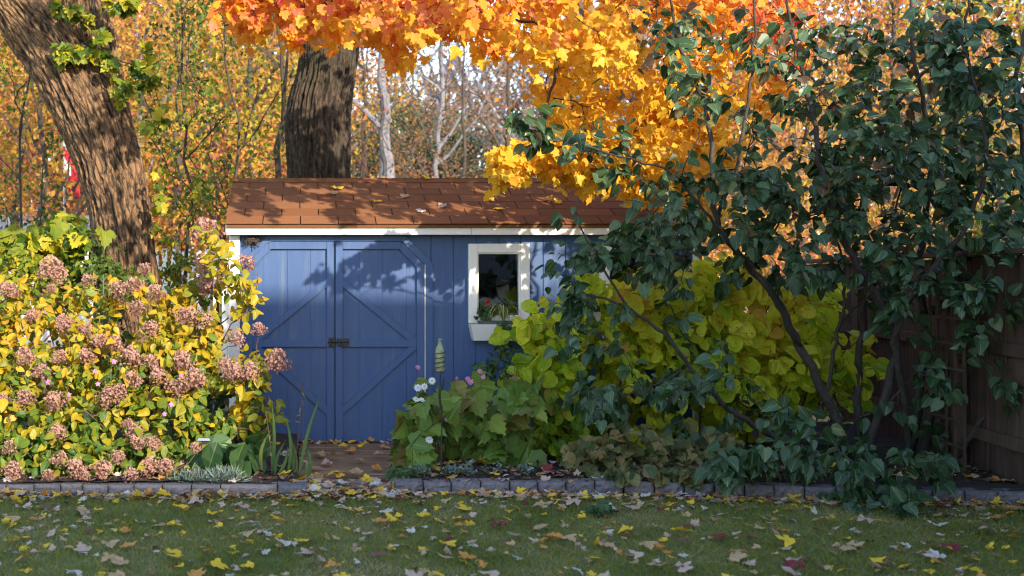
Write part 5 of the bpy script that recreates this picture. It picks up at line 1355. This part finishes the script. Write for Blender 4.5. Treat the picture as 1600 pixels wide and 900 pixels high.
# flag on its pole
fy = 10.0; fs = (fy-CAM_Y)/FPX
fp = P(101, 435, fy); fl = empty('flagpole', (fp[0], fy, 0), 'thin pale flagpole seen between the slim trees and the leaning trunk', 'flagpole')
ztop = 1.5 + (HZ-180)*fs
MB().tube([(fp[0], fy, -.05), (fp[0], fy, ztop)], [.03, .02], 10).build('pole', MAT['greymetal'], fl)
MB().lathe([(.001, -.04), (.03, -.02), (.04, 0), (.03, .02), (.001, .04)], (fp[0], fy, ztop+.03), 12).build('finial', MAT['greymetal'], fl)
MAT['flag_red'] = plain('red_cloth', (0.62, 0.015, 0.04), 0.8, 0.15, 8, 0)
MAT['flag_white'] = plain('white_cloth', (0.80, 0.80, 0.82), 0.8, 0.1, 8, 0)
fb = MB(); nu, nv = 49, 30; W_, H_ = 1.25, .68; V = np.zeros((nv, nu, 3))
MU = lambda u, v: _in_leaf((u-.5)*2, (v-.5)*2)
_lp = np.array([(0, .8), (.14, .5), (.3, .58), (.24, .2), (.42, .38), (.48, .26), (.74, .3), (.64, .02), (.72, -.06), (.36, -.34), (.4, -.46), (.05, -.42), (.04, -.8)]); _lp = np.concatenate([_lp, (_lp*np.array([-1, 1]))[::-1]])
def _in_leaf(x, y):
    c = False; j = len(_lp)-1
    for i in range(len(_lp)):
        if (_lp[i, 1] > y) != (_lp[j, 1] > y) and x < (_lp[j, 0]-_lp[i, 0])*(y-_lp[i, 1])/(_lp[j, 1]-_lp[i, 1]) + _lp[i, 0]: c = not c
        j = i
    return c
for j in range(nv):
    for i in range(nu):
        u, v = i/(nu-1), j/(nv-1)                                   # u along the fly, v up the hoist; it hangs limp in folds
        drop = u*W_
        V[j, i] = (fp[0] + .03 + .16*u + .10*math.sin(u*15+v*1.2)*min(1, u*4), fy - .03 - .10*math.cos(u*15+v)*min(1, u*4), ztop - .06 - (1-v)*H_*(1-.25*u) - drop*.78)
for mi in (0, 1):
    F = []
    for j in range(nv-1):
        for i in range(nu-1):
            u, v = (i+.5)/(nu-1), (j+.5)/(nv-1)
            red = u < .25 or u > .75 or _in_leaf((u-.5)*2*1.55, (v-.5)*2*.95)
            if int(red) == mi: F.append((j*nu+i, j*nu+i+1, (j+1)*nu+i+1, (j+1)*nu+i))
    fb.poly(V.reshape(-1, 3), F, mi)
o = fb.build('flag', [MAT['flag_white'], MAT['flag_red']], smooth=True, org=(fp[0], fy, ztop)); tag(o, 'limp red and white flag with a red leaf hanging down its pole', 'flag')

# ---------------------------------------------------------------- grass, mulch chips, leaf litter
gn = 150000
gx = rng.uniform(-3.4, 6.2, gn); gy = -2.62 - 4.0*rng.random(gn)**.85
keep = np.abs(gx - (800-CX)*(gy-CAM_Y)/FPX) < 900*(gy-CAM_Y)/FPX + .5
keep &= gy < np.array([edge_y(x) for x in gx]) - .02
gx, gy = gx[keep], gy[keep]; n = len(gx)
gz = np.array([lawn_z(x, y) for x, y in zip(gx, gy)])
pt = np.array([noise.noise((x*1.6, y*1.6, 7)) for x, y in zip(gx, gy)]) + .5*np.array([noise.noise((x*6, y*6, 2)) for x, y in zip(gx, gy)])
h = rng.uniform(.018, .048, n)*(1+.35*pt); a = rng.random(n)*6.283; wd = rng.uniform(.0012, .0026, n)
le = rnd(n, .55)*h[:, None]; le[:, 2] = h
b0 = np.column_stack([gx, gy, gz-.003]); dx = np.column_stack([np.cos(a), np.sin(a), 0*a])*wd[:, None]
V = np.stack([b0-dx, b0+dx, b0+le*.55+dx*.7+(0, 0, .1*.02), b0+le*[1.15, 1.15, .95], b0+le*.55-dx*.7], 1).reshape(-1, 3)
MAT['grass'] = leaf_mat('lawn_grass', [(0.0, C4(0.15, 0.185, 0.026)), (0.45, C4(0.27, 0.285, 0.048)), (0.7, C4(0.37, 0.335, 0.075)), (0.88, C4(0.36, 0.31, 0.12)), (1.0, C4(0.50, 0.40, 0.21))], 0.4, 0.6, 0.75, 0.0)
gr = MB().add(V, np.arange(5*n), np.full(n, 5), 0, np.repeat(np.clip(.45 - .85*pt, 0, 1), 5))
tag(gr.build('grass', MAT['grass']), 'short green lawn grass growing below the stone edging', 'grass', kind='stuff')

MAT['chip'] = leaf_mat('bark_chip', [(0.0, C4(0.020, 0.012, 0.009)), (0.7, C4(0.075, 0.040, 0.025)), (1.0, C4(0.17, 0.10, 0.06))], 0.0, 0.9, 1.0, 0.0)
n = 5200
cx_ = np.where(rng.random(n) < .45, rng.uniform(-2.9, -.05, n), rng.uniform(.86, 5.2, n)); cy_ = rng.uniform(-2.45, -1.6, n)
cz_ = np.array([bed_z(x, y) for x, y in zip(cx_, cy_)])
V4 = template([(0, 0), (.18, .1), (.2, .8), (0, 1)], .4, .1, 0, 0, 2)
ch = MB().leaves([V4], np.column_stack([cx_, cy_, cz_+.006]), rnd(n, 1)*np.array([1, 1, .3]), rnd(n, .5) + (0, 0, 1), rng.uniform(.015, .06, n), .5)
tag(ch.build('mulch', MAT['chip']), 'dark bark mulch chips covering the planting beds', 'mulch', kind='stuff')

DRY = {'yellow': [(0.72, 0.44, 0.02), (0.80, 0.56, 0.04)], 'pale pink': [(0.46, 0.30, 0.235), (0.60, 0.43, 0.35)], 'whitish': [(0.50, 0.45, 0.41), (0.66, 0.60, 0.54)], 'orange': [(0.52, 0.21, 0.045), (0.62, 0.30, 0.06)],
       'tan': [(0.40, 0.25, 0.12), (0.55, 0.38, 0.21)], 'maroon': [(0.13, 0.012, 0.03), (0.26, 0.04, 0.04)], 'brown': [(0.12, 0.06, 0.035), (0.22, 0.11, 0.06)]}
DM = {}
for k, (c0, c1) in DRY.items():
    DM[k] = leaf_mat(k.replace(' ', '_') + '_dry_leaf', [(0.0, C4(*c0)), (1.0, C4(*c1))], 0.2, 0.65, 1.0, 0.3, spots=tuple(x*.45 for x in c0))
names = list(DRY); prob = np.array([.22, .26, .12, .10, .20, .03, .07])
LM = {}
def leaf_mesh(col, v):
    if (col, v) not in LM:
        t = T_DRY[v]; c = t[0][:, :2].mean(0)
        TV = t[0].copy(); TV[:, 1] -= .5; TV[:, 2] -= TV[:, 2].min()
        mb = MB().add(TV, t[1], t[2], 0, .5, t[3])
        if v % 2: mb.tube([(0, -.5, TV[0, 2]), (0.05, -.75, TV[0, 2]+.06), (.02, -.98, TV[0, 2]+.02)], .012, 3)
        o = mb.build('fallen_leaf', DM[col]); LM[(col, v)] = o.data
        bpy.data.objects.remove(o)
    return LM[(col, v)]
def fallen(col, v, loc, size, label, group, tilt=.25, base=(0, 0, 0)):
    o = bpy.data.objects.new('fallen_leaf', leaf_mesh(col, v)); COL.objects.link(o)
    o.location = loc; o.scale = (size,)*3
    e = Matrix.Rotation(base[0], 3, 'X') @ Matrix.Rotation(rng.normal(0, tilt), 3, 'X') @ Matrix.Rotation(rng.normal(0, tilt), 3, 'Y') @ Matrix.Rotation(rng.random()*6.283, 3, 'Z')
    o.rotation_euler = e.to_euler()
    return tag(o, label, 'leaf', group)
# the lawn: 265 leaves one can pick out, the small rest as litter
L = []
while len(L) < 1250:
    f = rng.random()**1.5; y = -2.62 - 3.6*f
    s = (y-CAM_Y)/FPX; px = rng.uniform(-40, 1640); x = (px-CX)*s
    if y > edge_y(x)-.04: continue
    if px > 1150 and f < .4 and rng.random() < .25: continue
    if noise.noise((x*1.1, y*1.4, 5)) < -.28 and rng.random() < .6: continue
    size = float(np.clip(rng.normal(.060, .02), .03, .10))
    L.append((x, y, px, size, names[rng.choice(len(names), p=prob)], int(rng.integers(0, 8))))
L.sort(key=lambda q: -q[3]/(q[1]-CAM_Y))
named = [q for q in L if -5 < q[2] < 1605][:265]; rest = [q for q in L if q not in named]
def band(y): return 'front strip of the lawn' if y < -4.35 else ('middle of the lawn' if y < -3.35 else 'lawn just below the stone edging')
def shape(v): return ('curled', 'flat', 'crumpled', 'cupped')[v//2]
groups = {}
for q in named: groups.setdefault((q[4], shape(q[5]), band(q[1])), []).append(q)
for (col, shp, bd), qs in groups.items():
    qs.sort(key=lambda q: q[2])
    for i, (x, y, px, size, c, v) in enumerate(qs):
        where = ORD[i] + ' from the left of the ' if len(qs) > 1 else 'only one among '
        lb = f'{shp} {col} fallen leaf, ' + (f'{ORD[i]} such from the left, {bd}' if len(qs) > 1 else f'the only such in the {bd}')
        fallen(col, v, (x, y, lawn_z(x, y) + .022 + .01*rng.random()), size, lb, 'fallen leaves on the lawn', .10)
def litter(name, pts, sizes, label, tilt=.14):
    mb = MB(); n = len(pts)
    cols = rng.choice(len(names), n, p=prob)
    for k in range(len(names)):
        s = np.nonzero(cols == k)[0]
        if len(s) == 0: continue
        m0 = len(mb.M)
        mb.leaves(T_DRY, pts[s], rnd(len(s), 1)*np.array([1, 1, .25]), rnd(len(s), tilt) + (0, 0, 1), sizes[s], .5)
        for j in range(m0, len(mb.M)): mb.M[j][:] = k
    return tag(mb.build(name, [DM[k] for k in names]), label, 'leaf litter', kind='stuff')
p_ = np.array([(q[0], q[1], lawn_z(q[0], q[1]) + .02) for q in rest]); s_ = np.array([q[3]*.8 for q in rest])
n = 760; ex_ = rng.uniform(-3.2, 5.6, n); ey_ = np.array([edge_y(x) for x in ex_]) - np.abs(rng.normal(.05, .09, n)) - .02
p2 = np.column_stack([ex_, ey_, np.array([lawn_z(x, y) for x, y in zip(ex_, ey_)]) + .015 + .02*rng.random(n)])
litter('leaf_litter', np.concatenate([p_, p2]), np.concatenate([s_, rng.uniform(.035, .07, n)]), 'small mixed autumn leaves heaped on the grass along the edging')
n = 520
bx_ = np.where(rng.random(n) < .4, rng.uniform(-2.9, -.05, n), rng.uniform(.86, 5.3, n)); by_ = np.where(rng.random(n) < .7, rng.uniform(-2.45, -1.7, n), rng.uniform(-1.7, -.2, n))
litter('leaf_litter', np.column_stack([bx_, by_, np.array([bed_z(x, y) for x, y in zip(bx_, by_)]) + .015]), rng.uniform(.04, .09, n), 'small autumn leaves scattered over the mulch of the beds')
n = 230
bx_ = np.where(rng.random(n) < .5, rng.normal(.02, .07, n), rng.uniform(.0, .82, n)); by_ = np.where(bx_ < .1, rng.uniform(-2.6, -1.9, n), rng.uniform(-2.6, -2.0, n))
litter('leaf_litter', np.column_stack([bx_, by_, .012 + .02*rng.random(n)]), rng.uniform(.04, .085, n), 'small autumn leaves gathered at the foot of the ramp')
n = 60; bx_ = rng.uniform(-.1, 1.1, n)
litter('leaf_litter', np.column_stack([bx_, rng.uniform(-.135, -.05, n), .010 + .015*rng.random(n)]), rng.uniform(.035, .07, n), 'small leaves swept along the bottom of the blue doors')
# ramp and roof leaves
RL = [(500,715,'tan'),(518,718,'tan'),(535,702,'yellow'),(560,722,'tan'),(540,745,'tan'),(556,742,'tan'),(588,735,'orange'),(603,703,'tan'),(492,735,'tan'),(510,728,'pale pink'),(590,715,'pale pink'),(545,708,'orange'),(520,750,'yellow'),(565,700,'yellow'),(480,730,'pale pink'),(530,748,'orange')]
RL.sort()
for i, (px, py, c) in enumerate(RL):
    Zd = 1.49*FPX/(py-HZ); y = max(CAM_Y + Zd, -1.92)
    same = [q for q in RL if q[2] == c]
    fallen(c, int(rng.integers(0, 8)), ((px-CX)*Zd/FPX, min(y, -.2), .025), rng.uniform(.07, .10), f'{c} maple leaf lying on the wooden ramp, {ORD[same.index((px, py, c))]} such from the left', 'leaves on the ramp', .12)
FL_ = [(370, 287, 'orange'), (526, 300, 'yellow'), (519, 309, 'tan'), (592, 323, 'yellow'), (631, 312, 'tan'), (690, 327, 'pale pink'), (657, 337, 'whitish'), (780, 333, 'yellow'), (768, 318, 'tan'), (855, 318, 'orange'), (600, 281, 'tan'), (665, 281, 'yellow'), (870, 322, 'yellow')]
FL_.sort()
for px, py, c in FL_:
    f = np.clip((352-py)/71., 0.02, .98); pt_ = ev + sl*SL*f + nr*.022
    same = [q for q in FL_ if q[2] == c]
    fallen(c, int(rng.integers(0, 8)), ((px-CX)*(pt_[1]-CAM_Y)/FPX, pt_[1], pt_[2]), rng.uniform(.07, .11), f'{c} leaf resting on the brown shingle roof, {ORD[same.index((px, py, c))]} such from the left', 'leaves on the roof', .15, (math.atan2(sl[2], sl[1]),))
# pale dry seed pod caught on the ridge
c = np.array([(872-CX)*.00635, 1.0, 2.50]); mb = MB()
mb.lathe([(.001, .09), (.016, .08), (.02, .06), (.012, .04), (.006, .02), (.001, .0)], c - (0, .02, .02), 10)
mb.tube([c, c + (.012, -.03, -.05), c + (.0, -.05, -.09)], .005, 5).tube([c, c + (-.02, -.03, -.05)], .006, 5)
o = mb.build('seed_pod', DM['whitish'], smooth=True, org=c); tag(o, 'pale dry seed pod caught on the roof ridge', 'seed pod')
c = P(940, 808, -3.2); c[2] = .0; n = 30; mb = MB()
mb.leaves(T_MANTLE, c + rnd(n, .04)*np.array([1, .8, .2]) + (0, 0, .03), unit(rnd(n, .8) + (0, -.2, .3)), rnd(n, .4) + (0, -.4, 1), rng.uniform(.04, .07, n), rng.uniform(0, .4, n))
o = mb.build('lawn_weed', MAT['l_hosta'], org=c); tag(o, 'dark leafy weed clump growing in the middle of the lawn', 'weed')
